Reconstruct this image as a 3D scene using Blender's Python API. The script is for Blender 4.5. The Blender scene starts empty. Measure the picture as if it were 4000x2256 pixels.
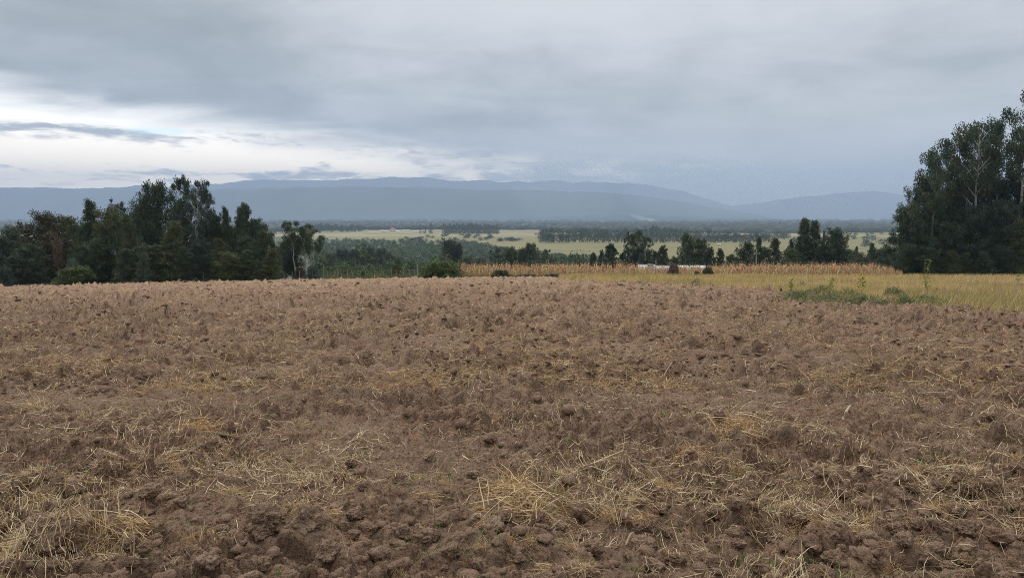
import bpy, bmesh, math, random
import numpy as np
from mathutils import Vector

scene = bpy.context.scene
C = scene.collection
R = math.radians

# ------------------------------------------------------------------ camera
FPX = 2778.0                      # focal length in pixels of the 4000 wide photo
TH = math.atan((1128 - 840) / FPX)
EYE = 1.6
cd = bpy.data.cameras.new('camera')
cd.sensor_width = 36.0
cd.lens = 36.0 * FPX / 4000.0
cd.clip_start = 0.05
cd.clip_end = 60000.0
cam = bpy.data.objects.new('camera', cd)
C.objects.link(cam)
cam.location = (0, 0, EYE)
cam.rotation_euler = (math.pi / 2 - TH, 0, 0)
scene.camera = cam

# ------------------------------------------------------------------ render
scene.render.engine = 'CYCLES'
scene.view_settings.view_transform = 'Standard'
scene.view_settings.look = 'None'
scene.view_settings.exposure = 0.0
scene.view_settings.gamma = 1.0
scene.view_settings.use_curve_mapping = False
cy = scene.cycles
cy.use_denoising = True
cy.denoising_prefilter = 'NONE'
cy.max_bounces = 6
cy.diffuse_bounces = 3
cy.glossy_bounces = 2
cy.transmission_bounces = 2
cy.volume_bounces = 2
cy.transparent_max_bounces = 6
cy.use_adaptive_sampling = False
cy.sample_clamp_indirect = 8.0
cy.pixel_filter_type = 'BLACKMAN_HARRIS'
cy.filter_width = 0.9

# ------------------------------------------------------------------ node expression helper
class S:
    def __init__(s, nt, sock): s.nt = nt; s.k = sock
    def _m(s, op, *a):
        n = s.nt.nodes.new('ShaderNodeMath'); n.operation = op
        for i, v in enumerate((s,) + a):
            if isinstance(v, S): s.nt.links.new(v.k, n.inputs[i])
            else: n.inputs[i].default_value = float(v)
        return S(s.nt, n.outputs[0])
    def __add__(s, o): return s._m('ADD', o)
    __radd__ = __add__
    def __sub__(s, o): return s._m('SUBTRACT', o)
    def __rsub__(s, o): return (s * -1.0) + o
    def __mul__(s, o): return s._m('MULTIPLY', o)
    __rmul__ = __mul__
    def __truediv__(s, o): return s._m('DIVIDE', o)
    def mx(s, o): return s._m('MAXIMUM', o)
    def mn(s, o): return s._m('MINIMUM', o)
    def pw(s, o): return s._m('POWER', o)
    def exp(s): return s._m('EXPONENT')
    def atan2(s, o): return s._m('ARCTAN2', o)
    def sqrt(s): return s._m('SQRT')
    def abs(s): return s._m('ABSOLUTE')
    def ss(s, a, b):
        n = s.nt.nodes.new('ShaderNodeMapRange'); n.interpolation_type = 'SMOOTHSTEP'
        s.nt.links.new(s.k, n.inputs[0])
        for i, v in ((1, a), (2, b)):
            if isinstance(v, S): s.nt.links.new(v.k, n.inputs[i])
            else: n.inputs[i].default_value = float(v)
        n.inputs[3].default_value = 0; n.inputs[4].default_value = 1
        return S(s.nt, n.outputs[0])
def gauss(a, b, ca, cb, sa, sb):
    da = (a - ca) * (1.0 / sa); db = (b - cb) * (1.0 / sb)
    return ((da * da + db * db) * -1.0).exp()
def comb(nt, x, y, z):
    n = nt.nodes.new('ShaderNodeCombineXYZ')
    for i, v in enumerate((x, y, z)):
        if isinstance(v, S): nt.links.new(v.k, n.inputs[i])
        else: n.inputs[i].default_value = float(v)
    return n.outputs[0]
def noise(nt, vec, scale, detail=4, rough=0.5, dist=0.0):
    n = nt.nodes.new('ShaderNodeTexNoise')
    n.inputs['Scale'].default_value = scale; n.inputs['Detail'].default_value = detail
    n.inputs['Roughness'].default_value = rough; n.inputs['Distortion'].default_value = dist
    if vec is not None: nt.links.new(vec, n.inputs['Vector'])
    return S(nt, n.outputs[0])
def mixc(nt, f, a, b, mode='MIX'):
    n = nt.nodes.new('ShaderNodeMix'); n.data_type = 'RGBA'; n.blend_type = mode; n.clamp_factor = True
    if isinstance(f, S): nt.links.new(f.k, n.inputs[0])
    else: n.inputs[0].default_value = f
    for i, v in ((6, a), (7, b)):
        if isinstance(v, tuple): n.inputs[i].default_value = (v[0], v[1], v[2], 1)
        else: nt.links.new(v, n.inputs[i])
    return n.outputs[2]

# ------------------------------------------------------------------ world: grey overcast
SUN_EL, SUN_AZ = 36.0, -24.0      # sun behind the cloud, ahead and to the left
world = bpy.data.worlds.new('World'); scene.world = world; world.use_nodes = True
nt = world.node_tree; nt.nodes.clear()
out = nt.nodes.new('ShaderNodeOutputWorld'); bg = nt.nodes.new('ShaderNodeBackground')
nt.links.new(bg.outputs[0], out.inputs[0])
sky = nt.nodes.new('ShaderNodeTexSky'); sky.sky_type = 'NISHITA'; sky.sun_disc = False
sky.sun_elevation = R(SUN_EL); sky.sun_rotation = R(SUN_AZ); sky.altitude = 2000
tc = nt.nodes.new('ShaderNodeTexCoord'); sp = nt.nodes.new('ShaderNodeSeparateXYZ')
nt.links.new(tc.outputs['Generated'], sp.inputs[0])
X, Y, Z = (S(nt, sp.outputs[i]) for i in range(3))
Zp = Z.mx(0.0)
u = X.atan2(Y)                                  # azimuth, 0 ahead
v = Zp / (X * X + Y * Y).sqrt().mx(0.05)        # tangent of elevation
# cloud deck seen in perspective
px = X / (Zp + 0.13); py = Y / (Zp + 0.13)
pv = comb(nt, px, py, 0.0)
n1 = noise(nt, pv, 0.62, 5, 0.52, 0.6)
n2 = noise(nt, comb(nt, px * 0.8 + 7.3, py * 1.3, 2.0), 1.6, 6, 0.55, 0.9)
# low streaks: flat in elevation, long in azimuth
st = comb(nt, u * 13.0, v * 62.0, 0.0)
n3 = noise(nt, st, 0.9, 6, 0.55, 0.8)
n4 = noise(nt, comb(nt, u * 26.0 + 3.0, v * 120.0, 4.0), 1.0, 6, 0.62, 1.2)
# general lightness of the deck
light = (n1 - 0.5) * 1.5 + (n2 - 0.5) * 0.9 + 0.40 \
    + gauss(u, v, 0.02, 0.33, 0.40, 0.13) * 0.62 + gauss(u, v, 0.45, 0.26, 0.3, 0.16) * 0.30 \
    - gauss(u, v, -0.48, 0.225, 0.20, 0.055) * 0.42 - gauss(u, v, -0.25, 0.165, 0.22, 0.035) * 0.12 \
    + gauss(u, v, -0.62, 0.20, 0.13, 0.015) * 0.15 - gauss(u, v, 0.10, 0.16, 0.22, 0.05) * 0.12 \
    - gauss(u, v, -0.62, 0.29, 0.14, 0.05) * 0.10
puff = noise(nt, comb(nt, u * 9.0, v * 20.0 + 3.0, 1.0), 1.0, 6, 0.55, 0.4)
light = light + v.ss(0.3, 1.2) * 0.6 + (puff - 0.5) * (1.0 - v.ss(0.12, 0.40)) * 1.1
deck = mixc(nt, light.ss(-0.25, 1.2), (0.37, 0.41, 0.415), (0.85, 0.86, 0.88))
# bright break under the deck, low on the left
vtop = 0.073 - u.mn(0.10) * 0.125 + (n2 - 0.5) * 0.05 + (n1 - 0.5) * 0.03
gap = 1.0 - v.ss(vtop - 0.042, vtop + 0.020)
lat = 1.0 - u.ss(-0.25, 0.42)
lat = lat * (u + 1.6).ss(0.0, 0.6)
streak = (n3 * 0.55 + n4 * 0.25 + puff * 0.25 + (lat - 0.5) * 0.26
          - gauss(u, v, -0.58, 0.099, 0.22, 0.012) * 0.12 + gauss(u, v, -0.50, 0.135, 0.35, 0.022) * 0.22
          + gauss(u, v, -0.47, 0.072, 0.30, 0.010) * 0.05 - gauss(u, v, -0.3, 0.052, 0.5, 0.006) * 0.10 + gauss(u, v, -0.62, 0.150, 0.30, 0.02) * 0.25).ss(0.48, 0.64)
br = gap * lat.ss(0.0, 0.35) * streak
low = 1.0 - v.ss(0.04, 0.13)
br_col = mixc(nt, low, (2.3, 2.22, 2.05), (3.7, 3.1, 2.3))
soft = mixc(nt, gap * lat * 0.7, deck, mixc(nt, low, (0.72, 0.75, 0.78), (0.98, 0.95, 0.90)))
rift = (gauss(u, v, -0.16, 0.088, 0.06, 0.010) + gauss(u, v, 0.20, 0.066, 0.12, 0.014) * 1.0 + gauss(u, v, -0.02, 0.078, 0.10, 0.012) * 0.6) * (n4 * 0.5 + n3 * 0.5).ss(0.40, 0.60)
cl = mixc(nt, (br + rift * 0.30).mn(1.0), soft, br_col)
cl = mixc(nt, gauss(u, v, 0.38, 0.07, 0.42, 0.075) * 0.55, cl, (1.02, 0.99, 0.90))
# small clear patch
hole = gauss(u, v, -0.455, 0.104, 0.045, 0.006).ss(0.35, 0.8)
skm = nt.nodes.new('ShaderNodeVectorMath'); skm.operation = 'SCALE'
nt.links.new(sky.outputs[0], skm.inputs[0]); skm.inputs['Scale'].default_value = 0.10
cl = mixc(nt, hole * 0.55, cl, (1.35, 1.9, 2.3))
zen = nt.nodes.new('ShaderNodeVectorMath'); zen.operation = 'SCALE'; nt.links.new(cl, zen.inputs[0]); nt.links.new((v.ss(0.34, 1.8) * 0.9 + 1.0).k, zen.inputs['Scale'])
fin = mixc(nt, 0.04, zen.outputs[0], skm.outputs[0])
nt.links.new(fin, bg.inputs[0]); bg.inputs[1].default_value = 1.0
world.cycles.sampling_method = 'MANUAL'; world.cycles.sample_map_resolution = 512

sd = bpy.data.lights.new('sun', 'SUN'); sd.energy = 1.5; sd.angle = R(10); sd.color = (1.0, 0.95, 0.88)
sun = bpy.data.objects.new('sun', sd); C.objects.link(sun)
dv = Vector((math.sin(R(SUN_AZ)) * math.cos(R(SUN_EL)), math.cos(R(SUN_AZ)) * math.cos(R(SUN_EL)), math.sin(R(SUN_EL))))
sun.rotation_euler = dv.to_track_quat('Z', 'Y').to_euler()
HAZE_DENSITY = 1.3e-4
HAZE_COLOR = (0.53, 0.67, 0.91)

# ------------------------------------------------------------------ numpy noise
def _h(ix, iy, iz=0, s=0):
    n = (ix.astype(np.int64) * 374761393 + iy.astype(np.int64) * 668265263 + np.int64(s) * 974634777)
    if not isinstance(iz, int): n = n + iz.astype(np.int64) * 2147483647
    n = (n ^ (n >> 13)) * 1274126177
    n = n ^ (n >> 16)
    n = (n & 0xffffff) * 1103515245 & 0x7fffffff
    return ((n >> 7) & 0xffff) / 65535.0
def vn2(x, y, s=0):
    ix = np.floor(x); iy = np.floor(y); fx = x - ix; fy = y - iy
    fx = fx * fx * (3 - 2 * fx); fy = fy * fy * (3 - 2 * fy)
    ix = ix.astype(np.int64); iy = iy.astype(np.int64)
    a = _h(ix, iy, 0, s); b = _h(ix + 1, iy, 0, s); c = _h(ix, iy + 1, 0, s); d = _h(ix + 1, iy + 1, 0, s)
    return (a + (b - a) * fx) * (1 - fy) + (c + (d - c) * fx) * fy - 0.5
def fb2(x, y, o=4, s=0, g=0.5):
    t = 0; a = 1
    for i in range(o):
        c, q = math.cos(0.7 * i + s), math.sin(0.7 * i + s)
        t = t + a * vn2((x * c - y * q) * 2 ** i + 17.1 * i, (x * q + y * c) * 2 ** i - 9.3 * i, s + i); a *= g
    return t
def vn3(p, s=0):
    i = np.floor(p); f = p - i; f = f * f * (3 - 2 * f); i = i.astype(np.int64)
    r = 0
    for dx in (0, 1):
        for dy in (0, 1):
            for dz in (0, 1):
                w = (f[:, 0] if dx else 1 - f[:, 0]) * (f[:, 1] if dy else 1 - f[:, 1]) * (f[:, 2] if dz else 1 - f[:, 2])
                r = r + w * _h(i[:, 0] + dx, i[:, 1] + dy, i[:, 2] + dz, s)
    return r - 0.5
def fb3(p, o=4, s=0, g=0.5):
    t = 0; a = 1
    for k in range(o): t = t + a * vn3(p * 2 ** k + 13.7 * k, s + k); a *= g
    return t
def lumps(x, y, s, keep=0.6):
    """rounded lumps, one at most per cell: height 0..1"""
    ix = np.floor(x).astype(np.int64); iy = np.floor(y).astype(np.int64)
    best = np.zeros_like(x)
    for dx in (-1, 0, 1):
        for dy in (-1, 0, 1):
            cx = ix + dx; cyy = iy + dy
            qx = cx + 0.15 + 0.7 * _h(cx, cyy, 0, s); qy = cyy + 0.15 + 0.7 * _h(cx, cyy, 0, s + 5)
            r = 0.35 + 0.4 * _h(cx, cyy, 0, s + 9); k = _h(cx, cyy, 0, s + 11) < keep
            d2 = ((x - qx) ** 2 + (y - qy) ** 2) / (r * r)
            best = np.maximum(best, np.sqrt(np.clip(1 - d2, 0, 1)) * r / 0.6 * k)
    return best
rng = np.random.default_rng(7)

# ------------------------------------------------------------------ terrain
def edge_angle(u): return 0.0868 + np.maximum(0, -u) ** 1.5 * 0.0225
def field_D(u): return 100 - 15 * np.clip(-u - 0.1, 0, 0.62) / 0.62
_zd = np.log(np.array([300, 500, 700, 1000, 1500, 2000, 3000, 5000, 8000, 16000.]))
_zz = np.array([-31, -34, -36.5, -39, -42, -44, -48, -55, -62, -76.])
def base_z(x, y):
    """large-scale height of the land"""
    x = np.asarray(x, float); y = np.asarray(y, float)
    rho = np.hypot(x, y); phi = np.arctan2(x, y)
    pc = np.clip(phi, -0.8, 0.8); u = np.tan(pc); d = rho * np.cos(pc)
    D = field_D(u); k = edge_angle(u) - EYE / D
    zD = -k * D
    z = -k * d
    t1 = np.clip((d - D) / 15, 0, 1)
    z = np.where(d > D, zD - t1 * 15 * 0.085, z)
    zE = zD - 15 * 0.085
    t2 = np.clip((d - D - 15) / (300 - D - 15), 0, 1)
    z = np.where(d > D + 15, zE + (-31 - zE) * t2, z)
    z = np.where(d > 300, np.interp(np.log(np.maximum(d, 1)), _zd, _zz), z)
    roll = fb2(x / 900, y / 900, 3, 40) * 5.0 * np.clip((d - 600) / 1500, 0, 1)
    return z + roll
def ray(X, Y):
    xr = (X - 2000) / FPX; yu = (1128 - Y) / FPX
    y = yu * math.sin(TH) + math.cos(TH); z = yu * math.cos(TH) - math.sin(TH)
    return xr / y, z / y
def at(X, Y, d):
    u, a = ray(X, Y); return u * d, d, EYE + a * d
def hit(X, Y):
    u, a = ray(X, Y)
    k = edge_angle(np.array(u)) - EYE / field_D(np.array(u))
    d = EYE / (-a - k); return float(u * d), float(d)
def ground_px(X, d):
    u, a = ray(X, 1090); x = u * d; return x, d, float(base_z(x, d))

def billow(x, y, s):
    return 1 - 2 * np.abs(vn2(x, y, s)) * 2        # creased hollows between rounded crests
def plough(x, y, fine=True):
    """relief of the ploughed soil: turned ridges, broken clods, crumbs"""
    wx = x + 0.12 * vn2(x * 2.1, y * 2.1, 71) + 0.05 * vn2(x * 7, y * 7, 72) + 0.02 * vn2(x * 19, y * 19, 76)
    wy = y + 0.12 * vn2(x * 2.1 + 40, y * 2.1, 73) + 0.05 * vn2(x * 7 + 40, y * 7, 74) + 0.02 * vn2(x * 19, y * 19 + 9, 77)
    far = 1.30 - 0.30 * np.clip((y - 3.5) / 2.5, 0, 1) + 1.0 * np.clip((y - 7) / 25, 0, 1)
    z = (0.09 * vn2(x / 1.7, y / 1.2, 61) + 0.09 * vn2(x / 0.62, y / 0.5, 62)) * (0.85 + 0.15 * far)
    rough = np.clip(0.8 + 1.0 * fb2(x / 2.3, y / 1.6, 3, 75), 0.35, 1.15) * far
    def cav(a, b, q): return (np.abs(vn2(a, b, q)) * 2) ** 0.75       # 0 in the creases, 1 on the crests
    md = np.clip((y - 5) / 6, 0, 1)
    r_ = (0.110 + 0.06 * md) * cav(wx / 0.36, wy / 0.36, 1) + 0.085 * cav(wx / 0.17 + wy * 2, wy / 0.17, 2) + (0.052 - 0.02 * md) * cav(wx / 0.085, wy / 0.085 + wx * 3, 3)
    r_ = r_ + 0.085 * lumps(wx / 0.26, wy / 0.26, 21, 0.40) + 0.060 * lumps(wx / 0.12, wy / 0.12, 22, 0.50)
    r_ = r_ + 0.10 * md * lumps(wx / 0.55, wy / 0.55, 23, 0.45)
    if fine:
        r_ = r_ + (0.028 - 0.014 * md) * cav(wx / 0.042, wy / 0.042, 4) + 0.012 * cav(x / 0.021, y / 0.021, 5) + 0.010 * vn2(x * 38, y * 38, 64)
    return z + rough * (r_ - (0.185 if fine else 0.165) - 0.03 * md)
def soil_z(x, y): return base_z(x, y) + plough(x, y)

# ------------------------------------------------------------------ mesh helpers
def mk(name, V, F, mat=None, col=None, smooth=False, mi=None):
    """V (n,3); F a (m,k) array or a list of such; col (n,3) per vertex"""
    me = bpy.data.meshes.new(name)
    if isinstance(F, np.ndarray): F = [F]
    F = [f for f in F if len(f)]
    V = np.asarray(V, np.float32)
    me.vertices.add(len(V)); me.vertices.foreach_set('co', V.ravel())
    nl = sum(f.size for f in F); nf = sum(len(f) for f in F)
    me.loops.add(nl); me.polygons.add(nf)
    me.loops.foreach_set('vertex_index', np.concatenate([f.ravel() for f in F]).astype(np.int32))
    tot = np.concatenate([np.full(len(f), f.shape[1]) for f in F])
    me.polygons.foreach_set('loop_start', np.concatenate([[0], np.cumsum(tot)[:-1]]).astype(np.int32))
    if smooth: me.polygons.foreach_set('use_smooth', np.ones(nf, bool))
    mats = mat if isinstance(mat, (list, tuple)) else [mat]
    for m in mats:
        if m: me.materials.append(m)
    if mi is not None: me.polygons.foreach_set('material_index', np.asarray(mi, np.int32))
    if col is not None:
        a = me.color_attributes.new('Col', 'FLOAT_COLOR', 'POINT')
        c4 = np.ones((len(V), 4), np.float32); c4[:, :3] = col
        a.data.foreach_set('color', c4.ravel())
    me.update(calc_edges=True)
    return me
def tag(o, label=None, cat=None, group=None, kind=None):
    if label: o['label'] = label
    if cat: o['category'] = cat
    if group: o['group'] = group
    if kind: o['kind'] = kind
    return o
def ob(name, me, parent=None, loc=None, rz=0.0, scale=None):
    o = bpy.data.objects.new(name, me); C.objects.link(o)
    if parent: o.parent = parent
    if loc is not None: o.location = loc
    if rz: o.rotation_euler = (0, 0, rz)
    if scale is not None: o.scale = scale if isinstance(scale, (tuple, list)) else (scale,) * 3
    return o
class MB:
    """collects vertex and face arrays, keeps one colour per vertex"""
    def __init__(s): s.V = []; s.Q = []; s.T = []; s.c = []; s.n = 0
    def add(s, V, F, col=(1, 1, 1)):
        V = np.asarray(V, float); F = np.asarray(F)
        s.V.append(V); (s.Q if F.shape[1] == 4 else s.T).append(F + s.n); s.n += len(V)
        c = np.asarray(col, float); s.c.append(np.broadcast_to(c, (len(V), 3)) if c.ndim == 1 else c)
    def mesh(s, name, mat, smooth=False):
        F = []
        if s.Q: F.append(np.concatenate(s.Q))
        if s.T: F.append(np.concatenate(s.T))
        return mk(name, np.concatenate(s.V), F, mat, np.concatenate(s.c), smooth)
def tube(P, rad, sides=6):
    P = np.asarray(P, float); n = len(P); rad = np.broadcast_to(rad, n)
    T = np.gradient(P, axis=0); T /= np.linalg.norm(T, axis=1)[:, None] + 1e-9
    ref = np.where(np.abs(T[:, 2:3]) > 0.9, np.array([[1., 0, 0]]), np.array([[0., 0, 1]]))
    A = np.cross(T, ref); A /= np.linalg.norm(A, axis=1)[:, None]; B = np.cross(T, A)
    th = np.arange(sides) / sides * 2 * math.pi
    V = P[:, None] + rad[:, None, None] * (A[:, None] * np.cos(th)[None, :, None] + B[:, None] * np.sin(th)[None, :, None])
    V = V.reshape(-1, 3)
    i = np.arange(n - 1)[:, None] * sides; j = np.arange(sides)[None]; j2 = (j + 1) % sides
    F = np.stack([i + j, i + j2, i + sides + j2, i + sides + j], -1).reshape(-1, 4)
    return V, F
def box(x0, x1, y0, y1, z0, z1):
    V = np.array([(x, y, z) for z in (z0, z1) for y in (y0, y1) for x in (x0, x1)], float)
    F = np.array([(0, 2, 3, 1), (4, 5, 7, 6), (0, 1, 5, 4), (2, 6, 7, 3), (0, 4, 6, 2), (1, 3, 7, 5)])
    return V, F
def ribbons(P, D, L, W, sag=0.0, segs=2, side=None, tip=0.25):
    """many thin strips at once. P (N,3) root, D (N,3) unit direction, L length, W width, sag downward bend"""
    N = len(P); L = np.broadcast_to(L, N); W = np.broadcast_to(W, N); sag = np.broadcast_to(sag, N)
    if side is None:
        r = rng.normal(size=(N, 3)); side = np.cross(D, r)
    side = side / (np.linalg.norm(side, axis=1)[:, None] + 1e-9)
    t = np.linspace(0, 1, segs + 1)
    cen = P[:, None] + D[:, None] * (L[:, None] * t)[..., None]
    cen[..., 2] -= (sag * L)[:, None] * t ** 2
    w = (W / 2)[:, None] * (1 - (1 - tip) * t ** 1.5)
    a = cen - side[:, None] * w[..., None]; b = cen + side[:, None] * w[..., None]
    V = np.stack([a, b], 2).reshape(-1, 3)
    k = 2 * (segs + 1)
    s = np.arange(segs) * 2
    f = np.stack([s, s + 1, s + 3, s + 2], -1)
    F = (np.arange(N)[:, None, None] * k + f[None]).reshape(-1, 4)
    return V, F, k
def unit(v): return v / (np.linalg.norm(v, axis=-1, keepdims=True) + 1e-9)

# ------------------------------------------------------------------ materials
def newmat(name):
    m = bpy.data.materials.new(name); m.use_nodes = True
    t = m.node_tree; b = t.nodes['Principled BSDF']
    b.inputs['Roughness'].default_value = 0.85
    b.inputs['Specular IOR Level'].default_value = 0.2
    return m, t, b
def bump(t, b, h, strength, dist):
    n = t.nodes.new('ShaderNodeBump'); n.inputs['Strength'].default_value = strength; n.inputs['Distance'].default_value = dist
    t.links.new(h.k, n.inputs['Height']); t.links.new(n.outputs[0], b.inputs['Normal'])
def pos(t):
    return t.nodes.new('ShaderNodeNewGeometry').outputs['Position']
def soil_material():
    m, t, b = newmat('soil')
    p = pos(t)
    big = noise(t, p, 0.55, 4, 0.6); mid = noise(t, p, 5.0, 5, 0.65); fine = noise(t, p, 42.0, 6, 0.7); cr = noise(t, p, 170.0, 4, 0.6)
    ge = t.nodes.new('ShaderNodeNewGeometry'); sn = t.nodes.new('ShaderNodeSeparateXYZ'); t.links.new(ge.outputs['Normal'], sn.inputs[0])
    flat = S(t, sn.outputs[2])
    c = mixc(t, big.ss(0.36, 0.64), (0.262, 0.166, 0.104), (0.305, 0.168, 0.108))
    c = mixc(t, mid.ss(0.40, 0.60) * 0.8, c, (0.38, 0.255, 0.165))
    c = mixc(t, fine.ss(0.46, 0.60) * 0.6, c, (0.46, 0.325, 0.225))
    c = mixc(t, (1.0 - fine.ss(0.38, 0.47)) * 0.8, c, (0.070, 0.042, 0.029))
    # shading painted into the soil colour: steeper faces darker than the flat tops
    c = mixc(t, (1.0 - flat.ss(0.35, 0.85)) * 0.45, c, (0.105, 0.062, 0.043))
    # litter of chopped straw and root fibre lies on the flatter ground
    sp = t.nodes.new('ShaderNodeSeparateXYZ'); t.links.new(p, sp.inputs[0])
    dist = S(t, sp.outputs[1])
    patch = noise(t, p, 0.8, 4, 0.6); spot = noise(t, p, 4.2, 6, 0.72, 0.6)
    fib = noise(t, p, 30.0, 6, 0.75, 1.5)
    sm = (patch * 0.9 + spot * 1.3 + fib * 0.5 + dist.ss(10.0, 80.0) * 0.12 - 1.50).ss(0.0, 0.07) * flat.ss(0.55, 0.93)
    c = mixc(t, sm * (dist.ss(4.0, 14.0) * 0.5 + 0.25), c, (0.50, 0.35, 0.20))
    dk = (noise(t, p, 3.1, 6, 0.7) + (patch - 0.5) * -0.5).ss(0.57, 0.63)
    c = mixc(t, dk * (dist.ss(5.0, 18.0) * 0.5 + 0.25), c, (0.100, 0.058, 0.040))
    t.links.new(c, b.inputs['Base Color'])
    b.inputs['Roughness'].default_value = 0.95
    b.inputs['Specular IOR Level'].default_value = 0.1
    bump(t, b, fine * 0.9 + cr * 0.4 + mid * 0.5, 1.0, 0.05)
    return m
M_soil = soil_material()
def clod_material():
    m, t, b = newmat('clod_soil')
    tcn = t.nodes.new('ShaderNodeTexCoord'); p = pos(t)
    oi = t.nodes.new('ShaderNodeObjectInfo')
    mid = noise(t, p, 9.0, 5, 0.6); fine = noise(t, p, 60.0, 6, 0.68); cr = noise(t, p, 210.0, 4, 0.6)
    c = mixc(t, mid.ss(0.35, 0.68), (0.43, 0.285, 0.185), (0.58, 0.405, 0.27))
    c = mixc(t, fine.ss(0.48, 0.66) * 0.6, c, (0.50, 0.365, 0.255))
    c = mixc(t, (1.0 - fine.ss(0.36, 0.48)) * 0.6, c, (0.080, 0.052, 0.036))
    c = mixc(t, S(t, oi.outputs['Random']) * 0.5, c, (0.34, 0.195, 0.135))
    t.links.new(c, b.inputs['Base Color']); b.inputs['Roughness'].default_value = 0.95
    b.inputs['Specular IOR Level'].default_value = 0.1
    bump(t, b, fine * 1.0 + cr * 0.4, 1.0, 0.04)
    return m
M_clod = clod_material()
def vcol_material(name, rough=0.8, trans=0.0, use_obj=False, grain=0.0, gscale=40.0, spec=0.2):
    m, t, b = newmat(name)
    at_ = t.nodes.new('ShaderNodeVertexColor'); at_.layer_name = 'Col'
    c = at_.outputs[0]
    if use_obj:
        oi = t.nodes.new('ShaderNodeObjectInfo'); c = mixc(t, 1.0, c, oi.outputs['Color'], 'MULTIPLY')
    if grain:
        n = noise(t, pos(t), gscale, 5, 0.6)
        c = mixc(t, n.ss(0.3, 0.7) * grain, c, mixc(t, 1.0, c, (0.45, 0.45, 0.45), 'MULTIPLY'))
    t.links.new(c, b.inputs['Base Color']); b.inputs['Roughness'].default_value = rough
    b.inputs['Specular IOR Level'].default_value = spec
    if trans:
        tr = t.nodes.new('ShaderNodeBsdfTranslucent'); t.links.new(c, tr.inputs[0])
        mx = t.nodes.new('ShaderNodeMixShader'); mx.inputs[0].default_value = trans
        t.links.new(b.outputs[0], mx.inputs[1]); t.links.new(tr.outputs[0], mx.inputs[2])
        t.links.new(mx.outputs[0], t.nodes['Material Output'].inputs[0])
    return m
M_straw = vcol_material('dry_straw', 0.7, 0.15)
M_leaf = vcol_material('foliage', 0.6, 0.12, True)
M_bark = vcol_material('bark', 0.9, 0, True, 0.6, 3.0)
M_grass = vcol_material('tall_grass', 0.7, 0.2)
M_maize = vcol_material('dry_maize', 0.75, 0.2)
M_wood = vcol_material('weathered_wood', 0.9, 0, False, 0.5, 25.0)
M_paint = vcol_material('building_surface', 0.8, 0, False, 0.12, 0.6)
M_land = None
def land_material():
    m, t, b = newmat('land')
    at_ = t.nodes.new('ShaderNodeVertexColor'); at_.layer_name = 'Col'
    p = pos(t)
    a = noise(t, p, 0.006, 6, 0.6); f = noise(t, p, 0.05, 5, 0.65)
    mp = t.nodes.new('ShaderNodeMapping'); mp.inputs['Scale'].default_value = (0.012, 0.045, 0.02); t.links.new(p, mp.inputs[0])
    st_ = noise(t, mp.outputs[0], 1.0, 6, 0.65)
    c = at_.outputs[0]
    c = mixc(t, a.ss(0.35, 0.7) * 0.35, c, (0.20, 0.17, 0.07))
    c = mixc(t, (1.0 - st_.ss(0.32, 0.5)) * 0.55, c, (0.085, 0.10, 0.045))
    c = mixc(t, f.ss(0.55, 0.8) * 0.3, c, (0.32, 0.30, 0.15))
    t.links.new(c, b.inputs['Base Color'])
    return m
M_land = land_material()
def mountain_material():
    m, t, b = newmat('forested_slope')
    p = pos(t); a = noise(t, p, 0.0012, 6, 0.6)
    c = mixc(t, a.ss(0.35, 0.7), (0.035, 0.055, 0.040), (0.075, 0.09, 0.06))
    t.links.new(c, b.inputs['Base Color']); return m
M_mtn = mountain_material()

# ------------------------------------------------------------------ ploughed field sheet
def build_field():
    Vs, Fs, n0 = [], [], 0
    for (da, db, ncol, c) in ((1.9, 7.0, 1050, 0.0025), (6.98, 101.0, 760, 0.0019)):
        uu = np.linspace(-1.02, 1.02, ncol)
        d = [da]
        while d[-1] < db: d.append(d[-1] + c * d[-1] ** 1.4)
        d = np.array(d); nr = len(d)
        y = np.repeat(d[:, None], ncol, 1)
        Dm = field_D(uu)[None]
        y = np.where(y > 20, 20 + (y - 20) * (Dm + 1.5 - 20) / (101 - 20), y)
        x = y * uu[None]
        xf, yf = x.ravel(), y.ravel()
        z = base_z(xf, yf) + plough(xf, yf)
        last = np.zeros((nr, ncol))
        if db > 50: last[-1] = -0.6; last[-2] = -0.12
        z = z + last.ravel()
        Vs.append(np.stack([xf, yf, z], 1))
        i = np.arange(nr - 1)[:, None] * ncol; j = np.arange(ncol - 1)[None]
        Fs.append(np.stack([i + j, i + j + 1, i + ncol + j + 1, i + ncol + j], -1).reshape(-1, 4) + n0); n0 += len(xf)
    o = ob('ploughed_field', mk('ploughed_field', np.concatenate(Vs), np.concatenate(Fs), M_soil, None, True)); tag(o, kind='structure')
build_field()

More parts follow.
